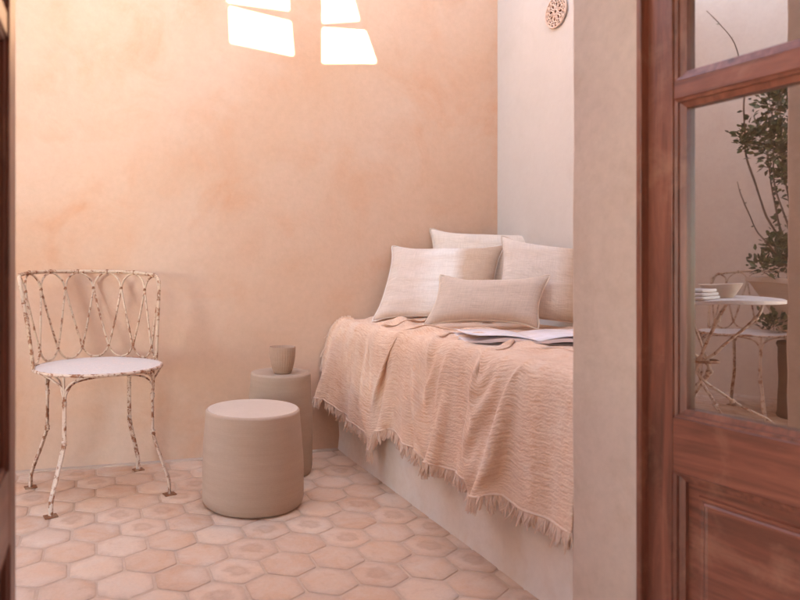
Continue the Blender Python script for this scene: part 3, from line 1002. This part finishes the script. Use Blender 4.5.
def magazine():
    c = at(527, 335, 2.10)
    g_ = THROW.reshape(-1, 3); near = g_[(np.abs(g_[:, 0] - c.x) < .13) & (np.abs(g_[:, 1] - c.y) < .13)]
    z = float(np.percentile(near[:, 2], 90)) + .002
    root = empty('open_magazine', (c.x, c.y, z - .010), R(-22))
    tag(root, 'open magazine with pale lilac pages lying on the throw', 'magazine')
    # local x across the spread, y up the page
    W, Hh = 0.215, 0.28

    def prof(x, k):      # height of the page block over the cover
        u = abs(x) / W
        base = 0.003 + 0.011 * math.sin(min(1, u * 1.25) * math.pi) ** 1 * (1 - 0.3 * u)
        if x > 0 and k: base += 0.008 * u ** 3
        return base
    for side in (-1, 1):
        mb = MB(); n = 24
        uvs = []
        for i in range(n + 1):
            x = side * W * i / n
            for (y, zt) in ((-Hh / 2, 0), (Hh / 2, 0)):
                mb.v.append((x, y, prof(x, 1) + 0.004)); uvs.append((x, y))
        for i in range(n + 1):
            x = side * W * i / n
            for y in (-Hh / 2, Hh / 2):
                mb.v.append((x, y, max(0.002, prof(x, 1) - 0.006 + 0.004 * 0))); uvs.append((x, y))
        k = 2 * (n + 1)
        for i in range(n):
            mb.f.append((2 * i, 2 * i + 2, 2 * i + 3, 2 * i + 1)); mb.f.append((k + 2 * i, k + 2 * i + 1, k + 2 * i + 3, k + 2 * i + 2))
            mb.f.append((2 * i, k + 2 * i, k + 2 * i + 2, 2 * i + 2)); mb.f.append((2 * i + 1, 2 * i + 3, k + 2 * i + 3, k + 2 * i + 1))
        mb.f.append((2 * n, 2 * n + 1, k + 2 * n + 1, k + 2 * n))
        o = mb.build('pages', M['page'], root, angle=50)
        ul = o.data.uv_layers.new(name='cloth')
        for lp in o.data.loops: ul.data[lp.index].uv = uvs[lp.vertex_index]
        # a loose leaf curling up
        lf = MB(); uv2 = []
        for i in range(n + 1):
            x = side * W * 0.97 * i / n
            u = i / n
            for y in (-Hh / 2 + .002, Hh / 2 - .002):
                lf.v.append((x, y, prof(x, 1) + 0.005 + 0.012 * u ** 2 + (0.008 * u if y < 0 else 0))); uv2.append((x + .4, y))
        for i in range(n): lf.f.append((2 * i, 2 * i + 2, 2 * i + 3, 2 * i + 1))
        o = lf.build('loose_page', M['page'], root, angle=80)
        ul = o.data.uv_layers.new(name='cloth')
        for lp in o.data.loops: ul.data[lp.index].uv = uv2[lp.vertex_index]
        so = o.modifiers.new('t', 'SOLIDIFY'); so.thickness = 0.0004
    cv = MB(); n = 30
    for i in range(n + 1):
        x = -W * 1.02 + 2 * W * 1.02 * i / n
        zz = 0.0 if x < 0 else 0.007 * (x / W) ** 3
        for y in (-Hh / 2 - .002, Hh / 2 + .002): cv.v.append((x, y, zz))
    for i in range(n): cv.f.append((2 * i, 2 * i + 2, 2 * i + 3, 2 * i + 1))
    o = cv.build('cover', M['cover'], root, angle=80)
    so = o.modifiers.new('t', 'SOLIDIFY'); so.thickness = 0.0012


magazine()


# ------------------------------------------------------------------ stools and cup
def stool(name, c, r_top, r_bot, h, m, label, top=None):
    top = top or m
    root = empty(name, (c.x, c.y, 0.0)); tag(root, label, 'stool', 'drum stools on the tiled floor')
    mb = MB()
    prof = [(0.001, 0.002), (r_bot * .88, 0.002), (r_bot * .955, 0.005), (r_bot * .985, 0.014), (r_bot, 0.03)]
    for i in range(1, 14):
        u = i / 14
        z = 0.03 + (h - 0.05) * u
        prof.append((r_bot + (r_top - r_bot) * u ** 1.1 + 0.0035 * math.sin(u * math.pi), z))
    prof += [(r_top, h - .010), (r_top - .001, h - .005), (r_top - .004, h - .0015), (r_top - .009, h - .0003)]
    mb.lathe(prof, seg=96, wob=lambda w, z: 0.0009 * math.sin(3 * w + z * 20) + 0.0005 * math.sin(7 * w - z * 60))
    mb.build('stool_body', m, root, angle=50)
    t = MB(); rt = r_top - .009
    t.lathe([(rt + .002, h - .004), (rt + .001, h + .0006), (rt * .97, h + .0012), (rt * .5, h + .0008), (0.001, h + .0010)], seg=96)
    t.build('stool_top', top, root, angle=60)
    return root


c1 = room((253 - CX) / F * 2.277, 2.277)
stool('drum_stool', c1, 0.162, 0.174, 0.322, M['stool'], 'wide pale taupe drum stool standing in front of the taller one', M['stool_top'])
c2 = room((280.5 - CX) / F * 2.62, 2.62)
stool('drum_stool', c2, 0.119, 0.125, 0.393, M['stool_b'], 'narrow taller grey brown drum stool carrying a clay cup')


def cup():
    c = room((282.5 - CX) / F * 2.58, 2.58)
    o = MB(); seg = 240
    outp = [(0.001, 0.0), (0.029, 0.0), (0.0335, 0.003), (0.039, 0.018), (0.0445, 0.040), (0.0482, 0.063), (0.0503, 0.085), (0.0512, 0.1015), (0.0500, 0.1052)]
    inp = [(0.0475, 0.1035), (0.045, 0.085), (0.040, 0.05), (0.031, 0.014), (0.02, 0.009), (0.001, 0.008)]
    o.lathe(outp + inp, (c.x, c.y, 0.3925), seg, wob=lambda w, z: 0.0007 * math.cos(30 * w) * (1 if 0.01 < z < .095 else 0))
    ob = o.build('clay_cup', M['cup'], angle=70)
    tag(ob, 'small ribbed brown clay cup standing on the taller stool', 'cup')


cup()


# ------------------------------------------------------------------ wrought iron chair
def make_chair():
    root = empty('garden_chair')
    SH = 0.455
    sr = 0.222
    # seat
    s = MB()
    s.lathe([(0.001, -.004), (sr - .01, -.005), (sr - .004, -.003), (sr - .004, .003), (sr - .03, .0055), (sr * .6, .009), (0.001, .011)], (0, 0, SH - .004), 72)
    seat = s.build('seat', M['seat_white'], root)
    rim = MB(); rim.tube([(math.cos(w) * sr, math.sin(w) * sr, SH - .005) for w in [2 * math.pi * i / 72 for i in range(73)]], 0.0058, 8, caps=False)
    rim.build('seat_rim', M['iron'], seat)
    # backrest, local +y is back; angles measured from +y
    def seat_pt(a, z): return Vector((math.sin(a) * sr, math.cos(a) * sr, z))
    cy = 0.058; tr = 0.258

    def back_pt(a, u):
        """a: angle round the back, u: 0 seat .. 1 rail"""
        b = seat_pt(a, 0); t = Vector((math.sin(a) * tr, cy + math.cos(a) * tr * .93, 0))
        e = u ** 1.15
        zt = 0.790 - 0.022 * (abs(a) / R(86)) ** 3
        p = b.lerp(t, e); p.z = SH + (zt - SH) * u
        return p
    A0 = R(86)
    N = 7
    an = [(-1 + 2 * k / (N - 1)) * R(76) for k in range(N)]
    # outer frame: post, rounded shoulder, rail, shoulder, post
    pts = [seat_pt(-A0, SH)] + [back_pt(-A0, u) for u in (0.12, .3, .5, .7, .86)] + [back_pt(-A0 * .985, .95)]
    pts += [back_pt(R(x), 1.0) for x in np.linspace(-79, 79, 23)]
    pts += [back_pt(A0 * .985, .95)] + [back_pt(A0, u) for u in (.86, .7, .5, .3, .12)] + [seat_pt(A0, SH)]
    fr = MB(); fr.tube(smooth_path(pts, 3), 0.0067, 8)
    # thicker posts
    bf = fr.build('backrest_frame', M['iron_back'], root)
    wires = MB()
    dth = an[1] - an[0]
    wr = 0.0041
    uN, uB = 0.80, 0.125
    topk = [back_pt(a, 1.0) for a in an]
    neck = [(back_pt((an[k] + an[k + 1]) / 2, uN)) for k in range(N - 1)]
    bot = [back_pt(a, uB) for a in an]

    def knot(p, r=0.0062, z=0.8, t=None):
        kn = MB(); kn.ball((0, 0, 0), r, sz=z)
        kn.lathe([(r * .7, -r * 1.15), (r * .7, r * 1.15)], (0, 0, 0), 8)
        kn.build('knot', M['iron_rust'], bf).location = p
    for k in range(N):
        knot(topk[k], 0.0075)
        knot(bot[k], 0.0060)
        # arcs from the rail down to the necks
        for sgn, j in ((-1, k - 1), (1, k)):
            if 0 <= j < N - 1:
                am = (an[j] + an[j + 1]) / 2
                p = [topk[k], back_pt(an[k] + sgn * dth * .25, .955), back_pt(an[k] + sgn * dth * .42, .89), neck[j]]
                wires.tube(smooth_path(p, 5), wr, 6)
                wires.tube(smooth_path([neck[j], back_pt(an[k] + sgn * dth * .27, .45), bot[k]], 5), wr, 6)
        if k < N - 1:
            am = (an[k] + an[k + 1]) / 2
            p = [bot[k], back_pt(an[k] + dth * .15, .06), back_pt(am - dth * .18, .02), back_pt(am, .012), back_pt(am + dth * .18, .02), back_pt(an[k + 1] - dth * .15, .06), bot[k + 1]]
            wires.tube(smooth_path(p, 4), wr, 6)
    for j in range(N - 1): knot(neck[j], 0.0066)
    # end loops joining the posts
    for sgn, k in ((-1, 0), (1, N - 1)):
        e = sgn * A0
        wires.tube(smooth_path([topk[k], back_pt(an[k] + sgn * R(5), .95), back_pt(e, .80)], 5), wr, 6)
        wires.tube(smooth_path([back_pt(e, .80), back_pt(an[k] + sgn * R(4), .45), bot[k]], 5), wr, 6)
        wires.tube(smooth_path([bot[k], back_pt(an[k] + sgn * R(4), .04), back_pt(e, .03)], 5), wr, 6)
        knot(back_pt(e, .72), .008)
    wires.build('backrest_wires', M['iron_back'], root)
    # legs: knuckle at .35, knee at .22, kick out, foot pad
    tops = [(-.152, -.135), (.152, -.135), (-.152, .125), (.152, .125)]
    feet = [(-.203, -.168), (.203, -.168), (-.203, .168), (.203, .168)]
    for (tx, ty), (fx, fy) in zip(tops, feet):
        lg = MB()
        T = Vector((tx, ty, 0)); Ft = Vector((fx, fy, 0)); out = (Ft - T)
        side = Vector((-out.y, out.x, 0)).normalized()
        tz = lambda v, z: Vector((v.x, v.y, z))
        kn1, kn2 = tz(T, .352), tz(T + out * .02, .222)
        # two wires sweeping from the rim into the knuckle
        ang = math.atan2(ty, tx)
        for sg in (-1, 1):
            aa = ang + sg * 0.40
            p0 = Vector((math.cos(aa) * (sr - .004), math.sin(aa) * (sr - .004), SH - .010))
            p1 = Vector((math.cos(ang + sg * .20) * (sr - .008), math.sin(ang + sg * .20) * (sr - .008), SH - .024))
            lg.tube(smooth_path([p0, p1, tz(T, .40) + side * sg * .006, kn1 + side * sg * .003], 5), 0.0036, 6)
        lg.tube([tz(T * 1.02, SH - .008), kn1], 0.0042, 7)
        for sg in (-1, 1):
            lg.tube([kn1 + side * .0034 * sg, kn2 + side * .0036 * sg], 0.0043, 7)
            low = [kn2, tz(T + out * .30, .165), tz(T + out * .78, .085), tz(T + out * .97, .045), tz(Ft, .004)]
            lg.tube([p + side * .0042 * sg for p in smooth_path(low, 4)], 0.0050, 7)
        for p, r in ((kn1, .0088), (kn2, .0098)):
            lg.lathe([(r * .6, -.010), (r, -.006), (r * .75, 0), (r, .006), (r * .6, .010)], p, 10)
        lo = lg.build('leg', M['iron'], root)
        ft = MB(); wv = 0.021
        ft.box((fx - wv, fy - wv * .8, 0), (fx + wv, fy + wv * .8, .0045))
        ft.build('foot_pad', M['iron_rust'], lo, bevel=.0015)
    br = MB()
    order = [0, 1, 3, 2]
    for q_ in range(4):
        i, j = order[q_], order[(q_ + 1) % 4]
        A_, B_ = Vector((*tops[i], 0)), Vector((*tops[j], 0))
        def z_(v, z): return Vector((v.x, v.y, z))
        o_ = 1.05
        pth = [z_(A_, .355), z_(A_.lerp(B_, .05) * o_, .395), z_(A_.lerp(B_, .16) * o_, .425), z_(A_.lerp(B_, .5) * 1.1, .436), z_(A_.lerp(B_, .84) * o_, .425), z_(A_.lerp(B_, .95) * o_, .395), z_(B_, .355)]
        br.tube(smooth_path(pth, 5), 0.0034, 6)
    br.build('seat_brace', M['iron'], root)
    return root


CG = 'matching wrought iron chairs of the courtyard'
ch = make_chair()
ps = room((99 - CX) / F * 2.385, 2.385)
ch.location = (ps.x, ps.y, 0.0)
ch.rotation_euler = (0, 0, R(31.5) - TH)
tag(ch, 'rusty cream wrought iron chair with looped wire back against the peach wall', 'chair', CG)

# ------------------------------------------------------------------ what the door glass mirrors
ch2 = copy_tree(ch)
p = at_m(747, 300, 3.66); ch2.location = (p.x, p.y, 0.0)
f_ = p - at_m(720, 300, 3.2)
ch2.rotation_euler = (0, 0, R(100))
tag(ch2, 'wrought iron chair behind the round garden table, seen mirrored in the door glass', 'chair', CG)


def table():
    c = at_m(704, 299, 3.05); c.z = 0
    root = empty('garden_table', (c.x, c.y, 0), R(20))
    tag(root, 'round white metal garden table with crossed curved legs mirrored in the door glass', 'table')
    t = MB(); r = 0.30
    t.lathe([(0.001, .648), (r - .012, .648), (r, .651), (r, .664), (r - .006, .668), (0.001, .669)], seg=64)
    t.build('table_top', M['seat_white'], root)
    for k in range(4):
        a = k * math.pi / 2 + .4
        d = Vector((math.cos(a), math.sin(a), 0)); n = Vector((-d.y, d.x, 0))
        l = MB()
        pts = [d * .24 + Vector((0, 0, .648)), d * .20 + n * .02 + Vector((0, 0, .58)), d * .05 + n * .02 + Vector((0, 0, .42)), d * -.03 + n * .012 + Vector((0, 0, .33)), d * .12 + Vector((0, 0, .20)), d * .26 + Vector((0, 0, .13)), d * .31 + Vector((0, 0, .06)), d * .315 + Vector((0, 0, .0))]
        l.tube(smooth_path(pts, 6), .0065, 8)
        for q_ in (pts[1], pts[3], pts[4]): l.ball(q_, .012)
        l.build('leg', M['iron'], root)
    rg = MB(); rg.tube([(.055 * math.cos(w), .055 * math.sin(w), .375) for w in np.linspace(0, 2 * math.pi, 25)], .006, 6, caps=False)
    rg.build('leg_ring', M['iron_rust'], root)
    b = MB(); p = at_m(721, 299, 2.95)
    b.lathe([(.001, 0), (.045, 0), (.055, .012), (.078, .055), (.084, .062), (.080, .064), (.07, .055), (.045, .014), (.001, .012)], (p.x, p.y, .669), 40)
    tag(b.build('serving_bowl', M['pot']), 'shallow pale bowl on the round garden table', 'bowl')
    w_ = MB(); p = at_m(698, 299, 2.88)
    for i, (sx, sy) in enumerate(((.075, .06), (.07, .055), (.06, .05))):
        w_.box((p.x - sx, p.y - sy, .670 + i * .016), (p.x + sx, p.y + sy, .684 + i * .016))
    o = w_.build('folded_napkins', M['cotton'], bevel=.006, bseg=3)
    tag(o, 'small stack of folded white napkins on the garden table beside the bowl', 'napkins')


table()


def shrub():
    D = 3.6
    c = at_m(811, 300, D)
    c.x = max(c.x, WALL_L + .33)
    pd = MB(); pd.lathe([(.15, 0), (.155, .01), (.15, .03), (.145, .36), (.155, .385), (.15, .40)], (c.x, c.y, 0), 40)
    tag(pd.build('clay_pedestal', M['pedestal']), 'dark brown round clay stand under the flared plant pot', 'stand')
    root = empty('potted_shrub', (c.x, c.y, .40))
    tag(root, 'leafy green shrub in a flared pale pot mirrored in the door glass', 'potted plant')
    pt = MB()
    pt.lathe([(.09, 0), (.10, .005), (.14, .08), (.21, .20), (.275, .315), (.295, .325), (.295, .35), (.275, .352), (.262, .33), (.25, .315)], seg=56)
    pt.build('pot', M['pot'], root)
    so = MB(); so.lathe([(.25, .312), (.2, .322), (.1, .328), (.001, .325)], seg=30); so.build('soil', M['soil'], root)
    rnd = random.Random(5)
    st = MB(); lv = MB()
    base = Vector((c.x, c.y, .72))

    def leaf(p, d, size):
        d = d.normalized(); n = Vector((rnd.uniform(-1, 1), rnd.uniform(-1, 1), rnd.uniform(0.2, 1))).normalized()
        sd = d.cross(n).normalized(); nn = sd.cross(d)
        w = size * .30
        lv.add([p, p + d * size * .35 + sd * w + nn * .1 * size, p + d * size * .75 + sd * w * .7 + nn * .05 * size, p + d * size, p + d * size * .75 - sd * w * .7 + nn * .05 * size, p + d * size * .35 - sd * w + nn * .1 * size, p + d * size * .5 - nn * .02 * size],
               [(0, 1, 6), (1, 2, 6), (2, 3, 6), (3, 4, 6), (4, 5, 6), (5, 0, 6)])
    def pix(px, py, dd=0): return at_m(px, py, D + dd)
    # branches by where they show, then real 3-D spread
    br = [
        ([(790, 262), (778, 225), (770, 190), (766, 150), (772, 100), (770, 78)], 1),
        ([(795, 262), (790, 215), (783, 170), (778, 120), (786, 70), (800, 20)], 1),
        ([(800, 262), (812, 200), (806, 150), (812, 90)], 1),
        ([(788, 262), (768, 245), (752, 225), (741, 196), (737, 182)], 0),
        ([(783, 262), (765, 215), (748, 160), (745, 120), (735, 50), (717, 25), (706, 11)], 0),
        ([(792, 262), (776, 200), (770, 140), (750, 135)], 1),
        ([(805, 262), (830, 220), (840, 160)], 1),
    ]
    for path, leafy in br:
        pts = [base + Vector((rnd.uniform(-.05, .05), rnd.uniform(-.05, .05), 0))]
        for i, (x, y) in enumerate(path[1:]):
            pts.append(pix(x, y, rnd.uniform(-.10, .10)))
        sp = smooth_path(pts, 7)
        st.tube(sp, [0.006 * (1 - .75 * i / len(sp)) for i in range(len(sp))], 6)
        for i, p in enumerate(sp[8:]):
            if leafy or rnd.random() < .25:
                for _ in range(2 if leafy else 1): leaf(p, Vector((rnd.uniform(-1, 1), rnd.uniform(-1, 1), rnd.uniform(-.2, 1))), rnd.uniform(.025, .05) if leafy else rnd.uniform(.012, .02))
    clumps = [(772, 100, .07), (784, 110, .08), (760, 135, .075), (775, 150, .08), (748, 140, .04), (788, 150, .07), (784, 172, .035),
              (776, 244, .045), (786, 258, .065), (764, 265, .05), (800, 250, .09), (792, 90, .07), (808, 130, .1), (800, 170, .08), (780, 322, .045), (815, 220, .09), (795, 60, .04)]
    for x, y, r in clumps:
        cc = pix(x, y, rnd.uniform(-.1, .05))
        if y > 300: cc = cc + Vector((.10, 0, 0))
        for _ in range(int(2200 * r)):
            g = Vector((rnd.gauss(0, 1), rnd.gauss(0, 1), rnd.gauss(0, 1))) * r * .58
            leaf(cc + g, g + Vector((rnd.uniform(-.05, .05), rnd.uniform(-.05, .05), .03)), rnd.uniform(.018, .042))
        for _ in range(5):
            g = Vector((rnd.gauss(0, 1), rnd.gauss(0, 1), rnd.gauss(0, 1))) * r * .6
            st.tube([cc, cc + g], [.002, .001], 4)
    for mbx in (st, lv): mbx.v = [(x - c.x, y - c.y, z - .40) for x, y, z in mbx.v]
    st.build('branches', M['bark'], root); lv.build('foliage', M['leaf'], root, smooth=False)


shrub()


# ------------------------------------------------------------------ rosette vent
def rosette():
    p0 = at(557, 12, 1.0) - EYE
    p = EYE + p0 * ((WALL_R - .002 - EYE.x) / p0.x)
    root = empty('wall_rosette', p); tag(root, 'round pierced terracotta rosette vent high on the white wall', 'vent')
    r = 0.062
    # local: disc in the y-z plane facing -x
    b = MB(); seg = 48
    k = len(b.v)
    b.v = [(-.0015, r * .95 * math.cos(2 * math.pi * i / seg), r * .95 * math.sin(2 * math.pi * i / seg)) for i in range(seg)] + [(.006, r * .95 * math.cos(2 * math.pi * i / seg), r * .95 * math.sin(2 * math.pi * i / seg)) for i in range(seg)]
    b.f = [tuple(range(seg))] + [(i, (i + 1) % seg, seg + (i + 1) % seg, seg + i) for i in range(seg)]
    b.build('hole_shade', M['hole_shade'], root, smooth=False)  # flat dark disc: shade of the pierced holes put into its colour
    g = MB()
    def C(rr, n=40): return [(-.006, rr * math.cos(w), rr * math.sin(w)) for w in np.linspace(0, 2 * math.pi, n)]
    g.tube(C(r, 60), .0042, 6, caps=False)
    g.tube(C(r * .17, 20), .0045, 6, caps=False)
    for i in range(8):
        a = i * math.pi / 4 + .2
        pt = lambda rr, aa: (-.006, rr * math.cos(aa), rr * math.sin(aa))
        # petal
        g.tube(smooth_path([pt(r * .20, a), pt(r * .40, a - .26), pt(r * .56, a - .24), pt(r * .66, a), pt(r * .56, a + .24), pt(r * .40, a + .26), pt(r * .20, a)], 4), .0032, 6)
        g.tube(smooth_path([pt(r * .60, a + .10), pt(r * .72, a + .39), pt(r * .60, a + .685)], 5), .0032, 6)
        g.tube([pt(r * .66, a), pt(r * .97, a)], .0032, 6); g.tube([pt(r * .70, a + .39), pt(r * .97, a + .39)], .0032, 6)
        g.tube(smooth_path([pt(r * .98, a), pt(r * .82, a + .10), pt(r * .80, a + .2), pt(r * .84, a + .3), pt(r * .98, a + .39)], 3), .0026, 6)
        g.tube(smooth_path([pt(r * .98, a + .39), pt(r * .84, a + .48), pt(r * .80, a + .58), pt(r * .84, a + .7), pt(r * .98, a + .785)], 3), .0026, 6)
    g.build('tracery', M['terracotta'], root)


rosette()


# ------------------------------------------------------------------ door frame and leaves
def prism_frame(mb, x0, x1, z0, z1, d0, d1, w):
    """sloped moulding all round an opening: from the face (depth d0) at the opening edge to depth d1, w inwards"""
    a = [(x0, z0), (x1, z0), (x1, z1), (x0, z1)]
    b = [(x0 + w, z0 + w), (x1 - w, z0 + w), (x1 - w, z1 - w), (x0 + w, z1 - w)]
    m = [((p[0] * .6 + q[0] * .4), (p[1] * .6 + q[1] * .4)) for p, q in zip(a, b)]
    rings = [(a, d0 - .001), (a, d0 + .0015), (m, d0 + .0035), (m, d0 + (d1 - d0) * .45), (b, d0 + (d1 - d0) * .62), (b, d1 + .004)]
    k = len(mb.v)
    for ring, d in rings:
        for (x, z) in ring: mb.v.append((x, d, z))
    for r_ in range(len(rings) - 1):
        for i in range(4):
            j = (i + 1) % 4
            mb.f.append((k + r_ * 4 + i, k + r_ * 4 + j, k + (r_ + 1) * 4 + j, k + (r_ + 1) * 4 + i))


def leaf(name, origin, direction, back, label, mirror=False):
    """local x: away from the hinge, local y: behind the face the courtyard light falls on, z up"""
    W, HT, T = 0.535, 2.09, 0.042
    d = Vector(direction); n = Vector(back)
    root = empty(name)
    root.matrix_world = Matrix(((d.x, n.x, 0, origin.x), (d.y, n.y, 0, origin.y), (0, 0, 1, 0.012), (0, 0, 0, 1)))
    tag(root, label, 'door', 'pair of wooden glazed door leaves')
    st = 0.060
    zb1 = 0.425     # underside of lock rail
    zr = 0.523      # top of lock rail
    zm = 1.108; mh = 0.0165
    ztop = HT - .10
    zk = 0.12
    for (x0, x1) in ((0, st), (W - st, W)):
        s = MB(); s.box((x0, 0, 0), (x1, T, HT)); s.build('stile', M['wood_v'], root, bevel=.002)
    for (z0, z1) in ((0, zk), (zb1, zr), (ztop, HT)):
        s = MB(); s.box((st, .0006, z0), (W - st, T - .0006, z1)); s.build('rail', M['wood_h'], root, bevel=.0015)
    for z in (zm, zm + .56):
        if z < ztop:
            s = MB(); s.box((st, .0025, z - mh), (W - st, T - .003, z + mh)); s.build('glazing_bar', M['wood_h'], root, bevel=.0015)
    zs = [(zr, zm - mh), (zm + mh, zm + .56 - mh), (zm + .56 + mh, ztop)]
    for (z0, z1) in zs:
        mo = MB(); prism_frame(mo, st - .001, W - st + .001, z0 - .001, z1 + .001, 0.003, GLASS_BACK - .004, .017)
        fr_ = mo.build('glazing_moulding', M['wood_v'], root, angle=20)
        g = MB(); g.v = [(st - .0, GLASS_BACK, z0), (W - st, GLASS_BACK, z0), (W - st, GLASS_BACK, z1), (st, GLASS_BACK, z1)]; g.f = [(0, 1, 2, 3)]
        g.build('glass_pane', M['glass'], root, smooth=False)
        bk = MB(); prism_frame(bk, st - .001, W - st + .001, z0 - .001, z1 + .001, 0, .012, .012)
        bk.v = [(x, T - .001 - y, z) for x, y, z in bk.v]
        bk.build('glazing_moulding', M['wood_v'], root, angle=20)
    # raised panel
    mo = MB(); prism_frame(mo, st - .001, W - st + .001, zk - .001, zb1 + .001, 0.000, .022, .016)
    mo.build('panel_moulding', M['wood_v'], root, angle=20)
    pn = MB()
    x0, x1, z0, z1 = st, W - st, zk, zb1
    a = [(x0, z0), (x1, z0), (x1, z1), (x0, z1)]
    def ins(w): return [(x0 + w, z0 + w), (x1 - w, z0 + w), (x1 - w, z1 - w), (x0 + w, z1 - w)]
    rings = [(ins(0), .022), (ins(.034), .022), (ins(.0365), .0175), (ins(.041), .0165), (ins(.0445), .019), (ins(.048), .0165), (ins(.052), .018), (ins(.12), .018)]
    for ring, dd in rings:
        for (x, z) in ring: pn.v.append((x, dd, z))
    for r_ in range(len(rings) - 1):
        for i in range(4):
            j = (i + 1) % 4
            pn.f.append((r_ * 4 + i, r_ * 4 + j, (r_ + 1) * 4 + j, (r_ + 1) * 4 + i))
    e = (len(rings) - 1) * 4; pn.f.append((e, e + 1, e + 2, e + 3))
    k = len(pn.v)
    pn.box((x0, .0245, z0), (x1, .032, z1))
    pn.build('panel', M['wood_h'], root, angle=20)
    return root


leaf('door_leaf', HR, LEAF_D, LEAF_N, 'glazed brown wooden door leaf on the right, mirroring a shrub and a table')
HL = Vector((OPEN_L + .0245, RH.y, 0))
ld = Vector((-0.01, -1, 0)).normalized()
leaf('door_leaf', HL + Vector((0.0, -0.012, 0)), ld, Vector((-1, .01, 0)).normalized(), 'brown wooden door leaf at the left picture edge, seen almost edge on')


def frame():
    root = empty('door_frame', (RH.x, RH.y, 0)); tag(root, 'brown wooden frame lining the doorway beside the beige jamb', 'door frame')
    y0 = RH.y
    for nm, x0, x1 in (('side_post', OPEN_R - .0095, OPEN_R + .05), ('side_post', OPEN_L - .05, OPEN_L + .0085)):
        s = MB(); s.box((x0 - RH.x, -.012, 0), (x1 - RH.x, .0, DOOR_TOP)); s.build(nm, M['wood_v'], root, bevel=.002)
    s = MB(); s.box((OPEN_L + .0085 - RH.x, -.012, DOOR_TOP - .012), (OPEN_R - .0095 - RH.x, .0, DOOR_TOP + .05)); s.build('head_rail', M['wood_h'], root, bevel=.002)


frame()

# ------------------------------------------------------------------ light
world = bpy.data.worlds.new('World'); sc.world = world; world.use_nodes = True
nt = world.node_tree; bg = nt.nodes['Background']
sky = nt.nodes.new('ShaderNodeTexSky'); sky.sky_type = 'NISHITA'; sky.sun_disc = False
sky.sun_elevation = SUN_EL
# sky rotation 0 puts the sun towards +Y; turning is clockwise seen from above
sky.sun_rotation = math.atan2(TO_SUN.x, TO_SUN.y)
sky.air_density = 0.40; sky.dust_density = 0.1; sky.ozone_density = 0.0
nt.links.new(sky.outputs[0], bg.inputs[0]); bg.inputs[1].default_value = 0.15

sl = bpy.data.lights.new('sun', 'SUN'); sl.energy = 4.2; sl.angle = R(0.7); sl.color = (1.0, 0.94, 0.88)
so = bpy.data.objects.new('sun', sl); COL.objects.link(so)
so.rotation_euler = TO_SUN.to_track_quat('Z', 'Y').to_euler(); so.location = (0, -3, 8)

# ------------------------------------------------------------------ camera
cd = bpy.data.cameras.new('camera'); cam = bpy.data.objects.new('camera', cd); COL.objects.link(cam)
cam.location = EYE; cam.rotation_euler = (R(90), 0, -TH)
cd.sensor_width = 36; cd.lens = F / 800 * 36
cd.shift_x = (400 - CX) / 800; cd.shift_y = -(300 - CY) / 800
cd.clip_start = 0.02; cd.clip_end = 200
cd.dof.use_dof = True; cd.dof.focus_distance = 2.45; cd.dof.aperture_fstop = 4.0
sc.camera = cam

sc.render.engine = 'CYCLES'
sc.cycles.use_denoising = True
try: sc.cycles.denoiser = 'OPENIMAGEDENOISE'
except Exception: pass
sc.cycles.max_bounces = 14; sc.cycles.diffuse_bounces = 8; sc.cycles.glossy_bounces = 4
sc.cycles.caustics_reflective = False; sc.cycles.caustics_refractive = False
sc.cycles.sample_clamp_indirect = 6
sc.view_settings.view_transform = 'Standard'; sc.view_settings.look = 'None'
sc.view_settings.gamma = 1.0; sc.view_settings.exposure = 4.97
# camera white balance for open shade
sc.view_settings.use_white_balance = True
sc.view_settings.white_balance_temperature = 9800
sc.view_settings.white_balance_tint = 10
sc.view_settings.use_curve_mapping = False
